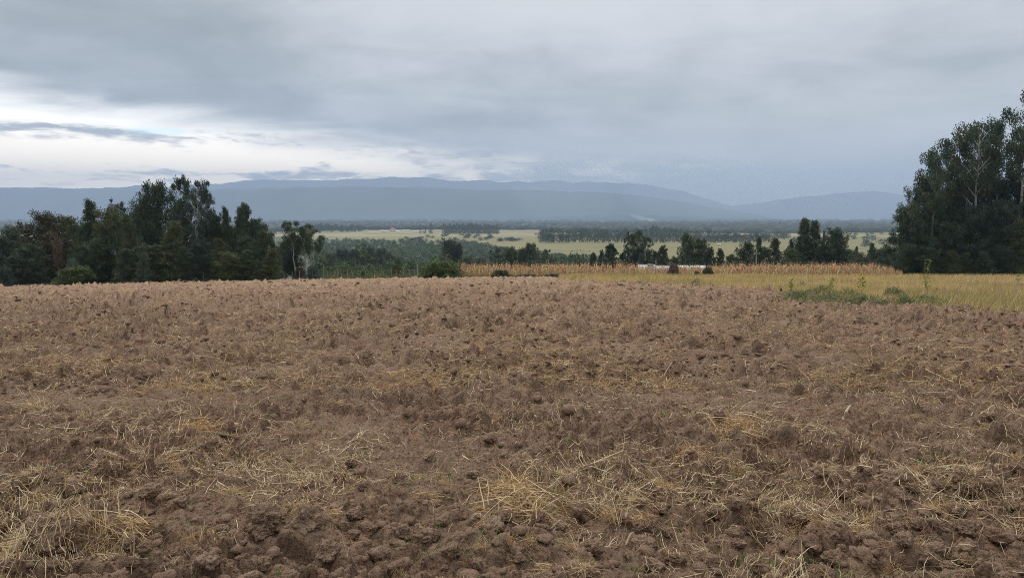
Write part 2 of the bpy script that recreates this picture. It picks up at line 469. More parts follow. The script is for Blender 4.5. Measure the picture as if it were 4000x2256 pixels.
# ------------------------------------------------------------------ land beyond and around
def in_field(x, y): return
def build_land():
    ph = np.concatenate([np.linspace(-math.pi, -0.85, 60)[:-1], np.linspace(-0.85, 0.85, 260), np.linspace(0.85, math.pi, 60)[1:]])
    rr = [0.5]
    while rr[-1] < 15600: rr.append(rr[-1] * 1.034 + 0.3)
    rr = np.array(rr); n, m = len(rr), len(ph)
    x = rr[:, None] * np.sin(ph)[None]; y = rr[:, None] * np.cos(ph)[None]
    x = x.ravel(); y = y.ravel()
    pc = np.clip(np.arctan2(x, y), -0.8, 0.8); d = np.hypot(x, y) * np.cos(pc); u = np.tan(pc)
    D = field_D(u)
    z = base_z(x, y) - 0.42 * (1 - np.clip((d - D - 1.0) / 4, 0, 1)) + 0.25 * fb2(x / 9, y / 9, 3, 90) * np.clip((d - D - 4) / 30, 0, 1)
    col = np.tile(np.array([[0.235, 0.212, 0.088]]), (len(x), 1))
    soil = d < D + 2
    col[soil] = (0.18, 0.125, 0.10)
    rim = (d >= D + 2) & (d < D + 30); col[rim] = (0.13, 0.125, 0.06)
    slope = (d >= D + 30) & (d < 420); col[slope] = (0.07, 0.085, 0.04)
    pl = (d > 330) & (u > -0.32) & (u < 0.16) & (d < np.interp(u, [-0.29, -0.15, -0.05, 0.0, 0.10, 0.16], [1250, 1200, 1100, 780, 520, 420])); col[pl] = (0.085, 0.11, 0.05)
    wl = (d > D + 3) & (u < -0.29) & (d < 1500); col[wl] = (0.055, 0.070, 0.036)
    wr = (d > D + 8) & (u > 0.52) & (d < 260); col[wr] = (0.05, 0.065, 0.035)
    # patchwork of fields and woodland far out
    far = d > 2300
    k = fb2(x / 700, y / 450, 3, 33)
    dark = far & (k < 0.12); col[dark] = (0.05, 0.07, 0.045)
    pale = far & (k >= 0.12); col[pale] = (0.22, 0.21, 0.12)
    tan = (d > 1500) & (d <= 2300) & (fb2(x / 260, y / 200, 2, 36) > 0.12); col[tan] = (0.34, 0.29, 0.15)
    V = np.stack([x, y, z], 1)
    i = np.arange(n - 1)[:, None] * m; j = np.arange(m - 1)[None]
    F = np.stack([i + j, i + j + 1, i + m + j + 1, i + m + j], -1).reshape(-1, 4)
    o = ob('ground', mk('ground', V, F, M_land, col, True)); tag(o, kind='structure')
build_land()

# ------------------------------------------------------------------ mountains
def ridge(name, pts, dist, seed, depth=2600):
    pts = np.array(pts, float)
    Xs = np.linspace(pts[0, 0], pts[-1, 0], 340)
    Ys = np.interp(Xs, pts[:, 0], pts[:, 1])
    u = (Xs - 2000) / FPX
    # smooth crest with small irregularities
    Ys = Ys - 6.0 * fb2(Xs / 70, Xs * 0 + seed, 5, seed, 0.6) - 1.0 * np.abs(vn2(Xs / 9, Xs * 0, seed + 3))
    a = -(Ys - 840) / FPX
    top = EYE + a * dist
    basez = -64.0
    rows = 21
    s = np.linspace(0, 1, rows)                     # 0 front foot, ~0.75 crest, then back down
    V = []
    for q in s:
        if q < 0.75:
            f = q / 0.75; dd = dist - depth * (1 - f) * 0.75; h = f ** 1.35
        else:
            f = (q - 0.75) / 0.25; dd = dist + depth * 0.25 * f; h = 1 - 0.35 * f
        yy = np.full_like(u, dd); xx = u * dist + (u * dd - u * dist) * 0.5
        gul = fb2(xx / 900, yy / 2200, 4, seed + 20) * (1 - abs(h - 0.5) * 2) * 0.35
        zz = basez + (top - basez) * np.clip(h + gul * (h < 0.995), 0, 1)
        if q == s[int(round(0.75 * (rows - 1)))]: zz = top
        V.append(np.stack([xx, yy, zz], 1))
    V = np.concatenate(V); m = len(u)
    i = np.arange(rows - 1)[:, None] * m; j = np.arange(m - 1)[None]
    F = np.stack([i + j, i + j + 1, i + m + j + 1, i + m + j], -1).reshape(-1, 4)
    o = ob(name, mk(name, V, F, M_mtn, None, True)); tag(o, kind='structure')
ridge('mountain_ridge_far', [(380, 800), (600, 737), (740, 722), (820, 721), (900, 716), (1030, 705), (1150, 706), (1300, 708), (1400, 702), (1480, 700), (1550, 694), (1700, 697),
    (1760, 707), (1900, 708), (2050, 714), (2150, 709), (2300, 714), (2500, 720), (2560, 731), (2640, 745), (2720, 766), (2820, 795), (2950, 830), (3100, 862)], 15000, 3)
ridge('mountain_ridge_left', [(-700, 760), (-300, 742), (0, 734), (90, 732), (300, 737), (345, 735), (480, 736), (545, 722), (590, 731), (640, 742), (700, 756), (800, 790), (900, 830), (1000, 860)], 10500, 5)
ridge('mountain_ridge_near', [(450, 835), (640, 756), (840, 744), (900, 740), (950, 743), (1030, 734), (1250, 732), (1400, 731), (1550, 733), (1700, 735), (1900, 741),
    (2100, 745), (2300, 750), (2450, 760), (2560, 775), (2700, 795), (2850, 820), (3000, 850), (3100, 865)], 9200, 9, 2000)
ridge('mountain_ridge_right', [(2600, 855), (2760, 818), (2850, 806), (2950, 795), (3050, 780), (3150, 768), (3290, 753), (3350, 750), (3450, 752), (3530, 764),
    (3650, 775), (3800, 770), (4000, 760), (4300, 775), (4700, 790)], 14500, 12)
ridge('foothill', [(1900, 864), (2050, 850), (2150, 846), (2300, 842), (2450, 838), (2550, 842), (2700, 850), (2900, 858), (3100, 862)], 7200, 15, 1300)

# ------------------------------------------------------------------ haze
V_, F_ = box(-15900, 15900, -15900, 15900, -160, 900)
hm = bpy.data.materials.new('haze_air'); hm.use_nodes = True; t = hm.node_tree; t.nodes.clear()
mo = t.nodes.new('ShaderNodeOutputMaterial'); pvn = t.nodes.new('ShaderNodeVolumePrincipled')
pvn.inputs['Color'].default_value = (*HAZE_COLOR, 1); pvn.inputs['Density'].default_value = HAZE_DENSITY
pvn.inputs['Anisotropy'].default_value = 0.0
t.links.new(pvn.outputs[0], mo.inputs['Volume'])
hz = ob('haze', mk('haze', V_, F_, hm)); tag(hz, kind='stuff')

def vapour(name, X, Y, hw, hh, d, tau, colr, label, thick=None, tilt=0.0):
    """soft-edged body of drizzle, cloud or smoke: an even, closed ellipsoid"""
    x, y, z = at(X, Y, d); rx = hw * d / FPX; rzz = hh * d / FPX; ry = thick or rx * 0.6
    bm = bmesh.new(); bmesh.ops.create_icosphere(bm, subdivisions=4, radius=1)
    V = np.array([v_.co[:] for v_ in bm.verts]); F = np.array([[v_.index for v_ in f.verts] for f in bm.faces]); bm.free()
    m = bpy.data.materials.new(name); m.use_nodes = True; t = m.node_tree; t.nodes.clear()
    o_ = t.nodes.new('ShaderNodeOutputMaterial'); p_ = t.nodes.new('ShaderNodeVolumePrincipled')
    p_.inputs['Color'].default_value = (*colr, 1); p_.inputs['Density'].default_value = tau / (2 * ry)
    t.links.new(p_.outputs[0], o_.inputs['Volume'])
    o = ob(name, mk(name, V * np.array([rx, ry, rzz]), F, m), None, (x, y, z)); o.rotation_euler = (0, tilt, 0); tag(o, kind='stuff', label=label)
RV = (0.78, 0.85, 0.95)
vapour('rain_veil', 2190, 760, 210, 130, 6800, 0.14, RV, 'pale rain veil before the middle of the mountain ridge', 300, 0.15)
vapour('rain_veil', 2330, 770, 330, 150, 7400, 0.10, RV, 'broad rain veil over the right half of the ridge', 400, 0.1)
vapour('rain_veil', 2760, 750, 330, 140, 7900, 0.30, RV, 'rain veil hiding the right end of the ridge', 500)
vapour('rain_veil', 3200, 800, 560, 130, 8200, 0.24, RV, 'rain veil before the right-hand mountain', 500)
vapour('smoke', 2590, 868, 22, 2.5, 6000, 0.9, (0.97, 0.98, 1.0), 'thin white smoke trail low over the plain', 30, 0.1)
vapour('smoke', 2555, 861, 34, 6, 6000, 0.6, (0.97, 0.98, 1.0), 'rising smoke drifting left over the plain', 50, 0.3)
vapour('smoke', 2500, 850, 46, 9, 6000, 0.4, (0.97, 0.98, 1.0), 'faint upper end of the drifting smoke', 70, 0.3)

# ------------------------------------------------------------------ trees
def crown_kind(kind):
    """crown start, radius profile, branches, rise, clump radius, leaves per clump, droop"""
    if kind == 'open':      # tall eucalyptus, bare lower trunk, separate leaf masses
        return dict(t0=0.42, prof=lambda t: 0.55 + 0.45 * math.sin(math.pi * min(1, t * 0.95)), nb=30, rise=0.55, cr=0.056, n=130, droop=0.5, ls=0.018, tw=0.013)
    if kind == 'dense':
        return dict(t0=0.14, prof=lambda t: 0.30 + 0.70 * math.sin(math.pi * (0.18 + 0.74 * t)) ** 0.8, nb=60, rise=0.35, cr=0.066, n=92, droop=0.4, ls=0.0195, tw=0.014, zs=1.3)
    if kind == 'cone':
        return dict(t0=0.06, prof=lambda t: (1 - t) ** 0.75 * 0.95 + 0.05, nb=66, rise=0.30, cr=0.052, n=85, droop=0.3, ls=0.017, tw=0.013)
    if kind == 'umbrella':  # flat-topped crown of billowing masses on pale forked limbs
        return dict(t0=0.56, prof=lambda t: 0.70 + 0.35 * t if t < 0.75 else 1.0 - (t - 0.75) * 2.4, nb=15, rise=0.8, cr=0.060, n=240, droop=0.2, ls=0.0145, tw=0.013, zs=1.15)
    if kind == 'cypress':   # ragged conifer with up-swept points
        return dict(t0=0.05, prof=lambda t: (1 - t) ** 0.6, nb=70, rise=1.0, cr=0.030, n=70, droop=0.0, ls=0.018, tw=0.013)
    if kind == 'bush':
        return dict(t0=0.02, prof=lambda t: math.sqrt(max(0.03, 1 - (t * 0.92) ** 2)), nb=60, rise=0.4, cr=0.055, n=90, droop=0.1, ls=0.018, tw=0.010, zs=3.6)
    if kind == 'far':       # round crown for trees some hundred metres off
        return dict(t0=0.15, prof=lambda t: math.sin(math.pi * (0.2 + 0.72 * t)) ** 0.7, nb=24, rise=0.4, cr=0.070, n=30, droop=0.2, ls=0.036, tw=0.014, zs=2.2)
    if kind == 'fartall':
        return dict(t0=0.10, prof=lambda t: (0.35 + 0.65 * math.sin(math.pi * (0.25 + 0.6 * t))) * (1 if t < 0.8 else (1 - t) * 5), nb=28, rise=0.6, cr=0.060, n=34, droop=0.2, ls=0.042, tw=0.012)
def grow(kind, seed):
    """tree of height 1 and crown radius 0.25: returns trunk and crown meshes"""
    global rng
    keep = rng; rng = np.random.default_rng(seed)
    k = crown_kind(kind); RM = 0.25
    wood = MB(); tr = []
    n = 9; tt = np.linspace(0, 1, n)
    bend = rng.normal(size=2) * 0.02; wob = rng.normal(size=(n, 2)) * 0.006; wob[0] = 0
    ax = np.stack([bend[0] * tt * 2 + wob[:, 0], bend[1] * tt * 2 + wob[:, 1], tt * 0.95], 1)
    wood.add(*tube(ax, k['tw'] * (1.05 - tt) + 0.0015, 7))
    if kind == 'open' and seed % 2:     # forked second leader
        q = ax[3:].copy(); off = rng.normal(size=2); off /= np.linalg.norm(off)
        q[:, :2] += off * (np.linspace(0, 1, len(q))[:, None] ** 0.8) * 0.10
        wood.add(*tube(q, k['tw'] * 0.6 * (1.1 - np.linspace(0, 1, len(q))), 6))
    cen = []; rad = []
    for b in range(k['nb']):
        t = ((b + rng.random()) / k['nb']); h = k['t0'] + (0.97 - k['t0']) * t
        az = b * 2.4 + rng.normal() * 0.5
        L = RM * k['prof'](t) * (0.62 + 0.5 * rng.random())
        hb = max(0.03, h - k['rise'] * L * 0.9)
        root = np.array([np.interp(hb, ax[:, 2], ax[:, 0]), np.interp(hb, ax[:, 2], ax[:, 1]), hb])
        tipp = np.array([root[0] + math.cos(az) * L, root[1] + math.sin(az) * L, min(0.985, h)])
        s = np.linspace(0, 1, 5)[:, None]
        P = root * (1 - s) + tipp * s; P[:, 2] += 0.12 * L * np.sin(s[:, 0] * math.pi) * (1 if kind != 'cypress' else -1)
        if kind not in ('far', 'fartall') or b % 3 == 0:
            wood.add(*tube(P, k['tw'] * 0.36 * (1.15 - s[:, 0]) * (0.5 + L / RM * 0.6), 4))
        fr = (0.35, 0.62, 0.85, 1.0) if kind not in ('open', 'umbrella') else (0.62, 0.82, 1.0)
        if kind in ('far', 'fartall'): fr = (0.45, 0.95)
        for f in fr:
            if rng.random() < 0.12: continue
            j = rng.normal(size=3) * 0.022
            cen.append(root * (1 - f) + tipp * f + j); rad.append(k['cr'] * (0.6 + 0.75 * rng.random()) * (1.1 - 0.25 * f))
    cen.append(ax[-1] + (0, 0, -0.01)); rad.append(k['cr'] * 0.7)
    cen = np.array(cen); rad = np.array(rad); m = k['n']
    c = np.repeat(cen, m, 0); r = np.repeat(rad, m)
    g = unit(rng.normal(size=(len(c), 3))) * (rng.random(len(c)) ** (0.33 if kind == 'umbrella' else 0.45))[:, None]
    zs = k.get('zs', 1.0); g[:, 2] *= (0.8 if kind != 'cypress' else 1.7) * zs
    P = c + g * r[:, None]
    if kind == 'cypress':
        D = unit(unit(g) * 0.5 + np.array([0, 0, 1.0]) + rng.normal(size=g.shape) * 0.25)
    else:
        D = unit(rng.normal(size=g.shape) + np.array([0, 0, -k['droop'] * 1.6]))
    D[:, 2] *= zs
    L = k['ls'] * (0.6 + 0.8 * rng.random(len(P))); W = L * 0.5
    sd_ = unit(np.cross(D, rng.normal(size=D.shape)))
    V = np.stack([P, P + D * (L * .45)[:, None] + sd_ * (W / 2)[:, None], P + D * L[:, None], P + D * (L * .5)[:, None] - sd_ * (W / 2)[:, None]], 1).reshape(-1, 3)
    V[:, 2] = np.maximum(V[:, 2], 0.002)
    F = np.arange(len(P) * 4).reshape(-1, 4)
    tone = (0.62 + 0.75 * rng.random(len(P))) * np.repeat(0.75 + 0.55 * rng.random(len(cen)), m)
    hue = rng.normal(size=len(P)) * 0.07 + np.repeat(rng.normal(size=len(cen)) * 0.06, m)
    col = np.stack([tone * (1 + hue * 1.5), tone, tone * (1 - hue)], 1)
    col = np.repeat(np.clip(col, 0.05, 3), 4, 0)
    q97 = float(np.percentile(np.hypot(V[:, 0], V[:, 1]), 95)); ztop = float(np.percentile(V[:, 2], 99.8))
    f_ = np.array([0.25 / q97, 0.25 / q97, 1 / ztop]); V = V * f_; wood.V = [w * f_ for w in wood.V]
    crown = mk(kind + '_crown', V, F, M_leaf, col)
    trunk = wood.mesh(kind + '_trunk', M_bark, True)
    rng = keep
    return trunk, crown, (np.concatenate(wood.V), wood, V, F, col)
PROTO = {}
def proto(kind, i):
    if (kind, i) not in PROTO: PROTO[(kind, i)] = grow(kind, 100 + 17 * i + sum(map(ord, kind)))
    return PROTO[(kind, i)]
def joined(kind, i):
    """whole small tree as one mesh for far copies"""
    key = ('j' + kind, i)
    if key not in PROTO:
        tr, cr, (Vw, wood, V, F, col) = proto(kind, i)
        Fw = np.concatenate(wood.Q)
        me = mk(kind + '_tree', np.concatenate([Vw, V]), np.concatenate([Fw, F + len(Vw)]), [M_bark, M_leaf],
                np.concatenate([np.full((len(Vw), 3), 1.6), col]), False, np.concatenate([np.zeros(len(Fw)), np.ones(len(F))]))
        PROTO[key] = me
    return PROTO[key]
NV = {'open': 4, 'dense': 4, 'cone': 3, 'umbrella': 4, 'cypress': 2, 'bush': 2, 'far': 5, 'fartall': 3}
TINT = {'dark': (.068, .094, .050), 'black': (.054, .076, .046), 'olive': (.092, .110, .042), 'blue': (.060, .086, .062), 'brown': (.088, .082, .042),
        'light': (.100, .135, .042), 'silver': (.12, .165, .125), 'mid': (.072, .096, .042), 'rust': (.17, .115, .065), 'grey': (.095, .125, .075),
        'pink': (.20, .14, .11)}
BARK = {'pale': (.42, .40, .36), 'grey': (.22, .20, .17), 'dark': (.09, .075, .06)}
_cnt = {}
def tree(X, Ytop, hw, d, kind, tint, label, cat='tree', name=None, group=None, bark='grey', lean=0.0, parts=True, yb=None):
    x, y, zg = ground_px(X, d)
    zt = at(X, Ytop, d)[2]; h = max(0.5, zt - zg)
    i = _cnt.get(kind, 0); _cnt[kind] = i + 1; i %= NV[kind]
    s = (hw * d / FPX) / 0.25
    s *= 1.08
    name = name or {'open': 'eucalyptus_tree', 'umbrella': 'eucalyptus_tree', 'dense': 'broadleaf_tree', 'cone': 'pointed_tree', 'cypress': 'cypress_tree', 'bush': 'bush',
                    'far': 'distant_tree', 'fartall': 'distant_tree'}[kind]
    rz = (X * 1.7 + i) % 6.28
    tv = 0.88 + 0.24 * ((X * 7.13) % 1.0)
    tc_ = tuple(c * tv for c in TINT[tint]) + (1,)
    if parts:
        e = ob(name, None, None, (x, y, zg - 0.05), rz); e.empty_display_size = 0.5
        e.rotation_euler = (0, lean, 0)
        tr, cr, _ = proto(kind, i)
        a = ob('stems' if kind == 'bush' else 'trunk', tr, e, None, rz, (s, s, h)); a.color = BARK[bark] + (1,)
        b = ob('crown', cr, e, None, rz, (s, s, h)); b.color = tc_
        r = e
    else:
        r = ob(name, joined(kind, i), None, (x, y, zg - 0.05), rz, (s, s, h)); r.color = tc_
    tag(r, label, cat, group)
    return r

LEFT = 'trees of the left-hand wood'
for a in [
    # X, Ytop, halfwidth, depth, kind, tint, bark, label
    (15, 925, 45, 98, 'dense', 'black', 'dark', 'low black-green tree at the left end of the wood'),
    (70, 880, 55, 108, 'dense', 'dark', 'dark', 'dark round tree left of the rusty-brown crowned tree'),
    (178, 825, 88, 96, 'dense', 'brown', 'grey', 'wide rusty-brown crowned tree near the left end of the wood'),
    (232, 905, 22, 91, 'open', 'rust', 'grey', 'half-dead tree with tan dried leaves beside the rusty-brown crown'),
    (272, 843, 45, 104, 'dense', 'light', 'grey', 'tree with a yellow-green top showing right of the rusty-brown crown'),
    (330, 880, 55, 112, 'dense', 'black', 'dark', 'dark tree filling the gap behind the green bush'),
    (372, 780, 52, 102, 'cone', 'mid', 'grey', 'pointed green tree, first tall one from the left'),
    (430, 808, 64, 96, 'dense', 'olive', 'grey', 'full olive-green tree in front of the wood'),
    (476, 778, 40, 108, 'open', 'dark', 'grey', 'thin open-crowned tree behind the olive tree'),
    (525, 838, 48, 94, 'cone', 'olive', 'grey', 'shorter olive cone-shaped tree right of the full olive tree'),
    (552, 768, 45, 110, 'dense', 'dark', 'dark', 'dark tree left of the tall twin-headed tree'),
    (618, 708, 62, 106, 'dense', 'dark', 'grey', 'tall broad dark tree, left of the tallest one in the wood'),
    (590, 800, 45, 116, 'dense', 'black', 'dark', 'dark tree filling in behind the tall broad tree'),
    (668, 862, 62, 93, 'cone', 'olive', 'dark', 'brownish cone-shaped tree at the foot of the tallest trees'),
    (711, 685, 44, 104, 'open', 'dark', 'grey', 'tallest thin-topped eucalyptus of the left wood'),
    (720, 780, 50, 112, 'dense', 'black', 'dark', 'dark tree behind the tallest eucalyptus'),
    (768, 702, 58, 99, 'open', 'blue', 'pale', 'airy eucalyptus with a long bare reddish trunk'),
    (812, 735, 45, 105, 'open', 'blue', 'grey', 'airy eucalyptus at the right shoulder of the tall group'),
    (848, 830, 42, 104, 'dense', 'dark', 'dark', 'rounded dark tree stepping down from the tall group'),
    (893, 808, 32, 101, 'cone', 'mid', 'grey', 'leftmost of the three narrow pointed trees'),
    (937, 808, 32, 103, 'cone', 'dark', 'grey', 'middle one of the three narrow pointed trees'),
    (968, 793, 40, 101, 'cone', 'dark', 'grey', 'rightmost and tallest of the three narrow pointed trees'),
    (930, 880, 70, 110, 'dense', 'black', 'dark', 'dark mass of a tree behind the three pointed trees'),
    (1010, 853, 48, 103, 'dense', 'dark', 'grey', 'dark rounded tree right of the three pointed ones'),
    (1040, 892, 42, 98, 'dense', 'mid', 'grey', 'rightmost full tree of the left wood'),
    (864, 930, 44, 93, 'cone', 'olive', 'dark', 'low olive tree in front, under the rounded dark tree'),
    (905, 982, 52, 91, 'dense', 'olive', 'dark', 'lowest olive tree at the front edge of the wood'),
    (963, 920, 48, 94, 'dense', 'dark', 'dark', 'low dark tree in front of the pointed trees'),
    (975, 974, 44, 91, 'cone', 'mid', 'dark', 'low green cone below the pointed trees'),
    (1052, 970, 42, 92, 'cone', 'olive', 'dark', 'low olive cone at the right front corner of the wood'),
    (780, 935, 50, 94, 'dense', 'blue', 'dark', 'blue-green low tree under the bare-trunked eucalyptus'),
    (730, 965, 50, 92, 'cone', 'dark', 'dark', 'low dark tree beside the bare reddish trunk'),
    (590, 950, 55, 92, 'dense', 'dark', 'dark', 'low dark tree left of the brownish cone'),
    (500, 968, 46, 90, 'cone', 'grey', 'dark', 'grey-green young tree at the foot of the olive trees'),
    (560, 985, 30, 89, 'cone', 'grey', 'dark', 'small grey-green young tree near the middle of the front edge'),
    (390, 930, 60, 94, 'dense', 'dark', 'dark', 'low dark tree under the full olive tree'),
    (320, 955, 45, 91, 'dense', 'dark', 'dark', 'low dark tree just right of the green bush'),
    (115, 950, 52, 90, 'dense', 'dark', 'dark', 'low dark tree left of the green bush'),
    (45, 1000, 40, 88, 'cone', 'black', 'dark', 'short black-green tree in the left corner of the wood'),
    (820, 870, 60, 114, 'dense', 'black', 'dark', 'dark filling tree behind the airy eucalyptus'),
    (1157, 862, 50, 103, 'umbrella', 'dark', 'pale', 'left one of the trio standing clear of the left wood, bare-stemmed'),
    (1192, 872, 48, 105, 'umbrella', 'dark', 'pale', 'middle one of the trio standing clear of the left wood'),
    (1228, 892, 40, 102, 'umbrella', 'mid', 'pale', 'right-hand tree of the bare-stemmed trio clear of the left wood'),
    (1106, 935, 34, 125, 'dense', 'mid', 'dark', 'mid-green tree in the gap between the left wood and the bare-stemmed trio'),
    (1075, 960, 30, 118, 'dense', 'olive', 'dark', 'olive tree behind the right front corner of the wood'),
    (1145, 925, 42, 107, 'dense', 'black', 'dark', 'dark round undergrowth tree beneath the bare-stemmed trio'),
]:
    tree(a[0], a[1], a[2], a[3], a[4], a[5], a[7], group=LEFT, bark=a[6])

RG = 'tall trees of the right-hand stand'
for a in [
    (3528, 790, 62, 112, 'dense', 'dark', 'dark', 'shortest tree at the left edge of the right-hand stand'),
    (3592, 672, 72, 116, 'dense', 'dark', 'dark', 'second tree from the left edge of the tall right-hand stand'),
    (3628, 622, 72, 113, 'umbrella', 'dark', 'grey', 'bare-stemmed tree at the left shoulder of the right-hand stand'),
    (3690, 556, 80, 117, 'umbrella', 'dark', 'grey', 'tall eucalyptus halfway up the right-hand skyline'),
    (3745, 500, 84, 121, 'umbrella', 'dark', 'grey', 'tall eucalyptus just left of the forked pale trunk'),
    (3802, 478, 100, 115, 'umbrella', 'dark', 'pale', 'tall eucalyptus with the forked pale trunk against the sky'),
    (3872, 486, 80, 122, 'umbrella', 'dark', 'pale', 'tall eucalyptus right of the forked pale trunk'),
    (3955, 365, 85, 116, 'umbrella', 'dark', 'pale', 'highest eucalyptus of the right-hand stand'),
    (4030, 380, 85, 121, 'umbrella', 'dark', 'pale', 'tall eucalyptus cut by the right edge of the photo'),
    (4100, 400, 100, 124, 'umbrella', 'dark', 'grey', 'tall eucalyptus behind the highest one'),
    (4170, 470, 90, 116, 'dense', 'dark', 'grey', 'tall dense tree beyond the highest eucalyptus'),
    (3570, 860, 60, 110, 'dense', 'black', 'dark', 'black-green lower tree at the foot of the stand edge'),
    (3640, 790, 70, 118, 'dense', 'black', 'dark', 'dark middle-height tree under the bare-stemmed one'),
    (3700, 735, 70, 124, 'dense', 'black', 'dark', 'dark tree filling in behind the halfway eucalyptus'),
    (3760, 715, 62, 125, 'dense', 'dark', 'dark', 'dark tree behind the forked pale trunk'),
    (3850, 700, 75, 124, 'dense', 'dark', 'dark', 'broad dark crown below the forked trunk'),
    (3930, 680, 60, 126, 'dense', 'black', 'dark', 'dark tree below the highest eucalyptus'),
    (3690, 860, 70, 112, 'dense', 'black', 'dark', 'low black-green tree in the shade of the stand'),
    (3790, 800, 80, 113, 'dense', 'black', 'dark', 'black-green tree in the middle of the stand foot'),
    (3890, 780, 70, 112, 'dense', 'black', 'dark', 'black-green tree beside the yellow-flecked one'),
    (3962, 855, 62, 109, 'cone', 'olive', 'dark', 'yellow-flecked tree at the foot of the stand'),
    (4040, 760, 80, 113, 'dense', 'black', 'dark', 'black-green tree at the right edge of the stand foot'),
    (3703, 975, 40, 106, 'cone', 'olive', 'dark', 'olive shrub tree at the grass edge under the stand'),
    (3765, 985, 32, 107, 'cone', 'mid', 'dark', 'small green shrub tree right of the olive one'),
    (3845, 980, 36, 106, 'cone', 'dark', 'dark', 'dark shrub tree below the pale trunks'),
    (3620, 960, 45, 107, 'dense', 'black', 'dark', 'low black-green tree behind the tall weed'),
    (3540, 950, 42, 108, 'dense', 'dark', 'dark', 'low dark tree where the maize ends'),
    (3900, 960, 50, 108, 'dense', 'black', 'dark', 'low black tree between the shrub and the yellow-flecked tree'),
]:
    tree(a[0], a[1] - (20 if a[0] > 3600 and a[1] < 640 else 0), a[2], a[3], a[4], a[5], a[7], group=RG, bark=a[6])

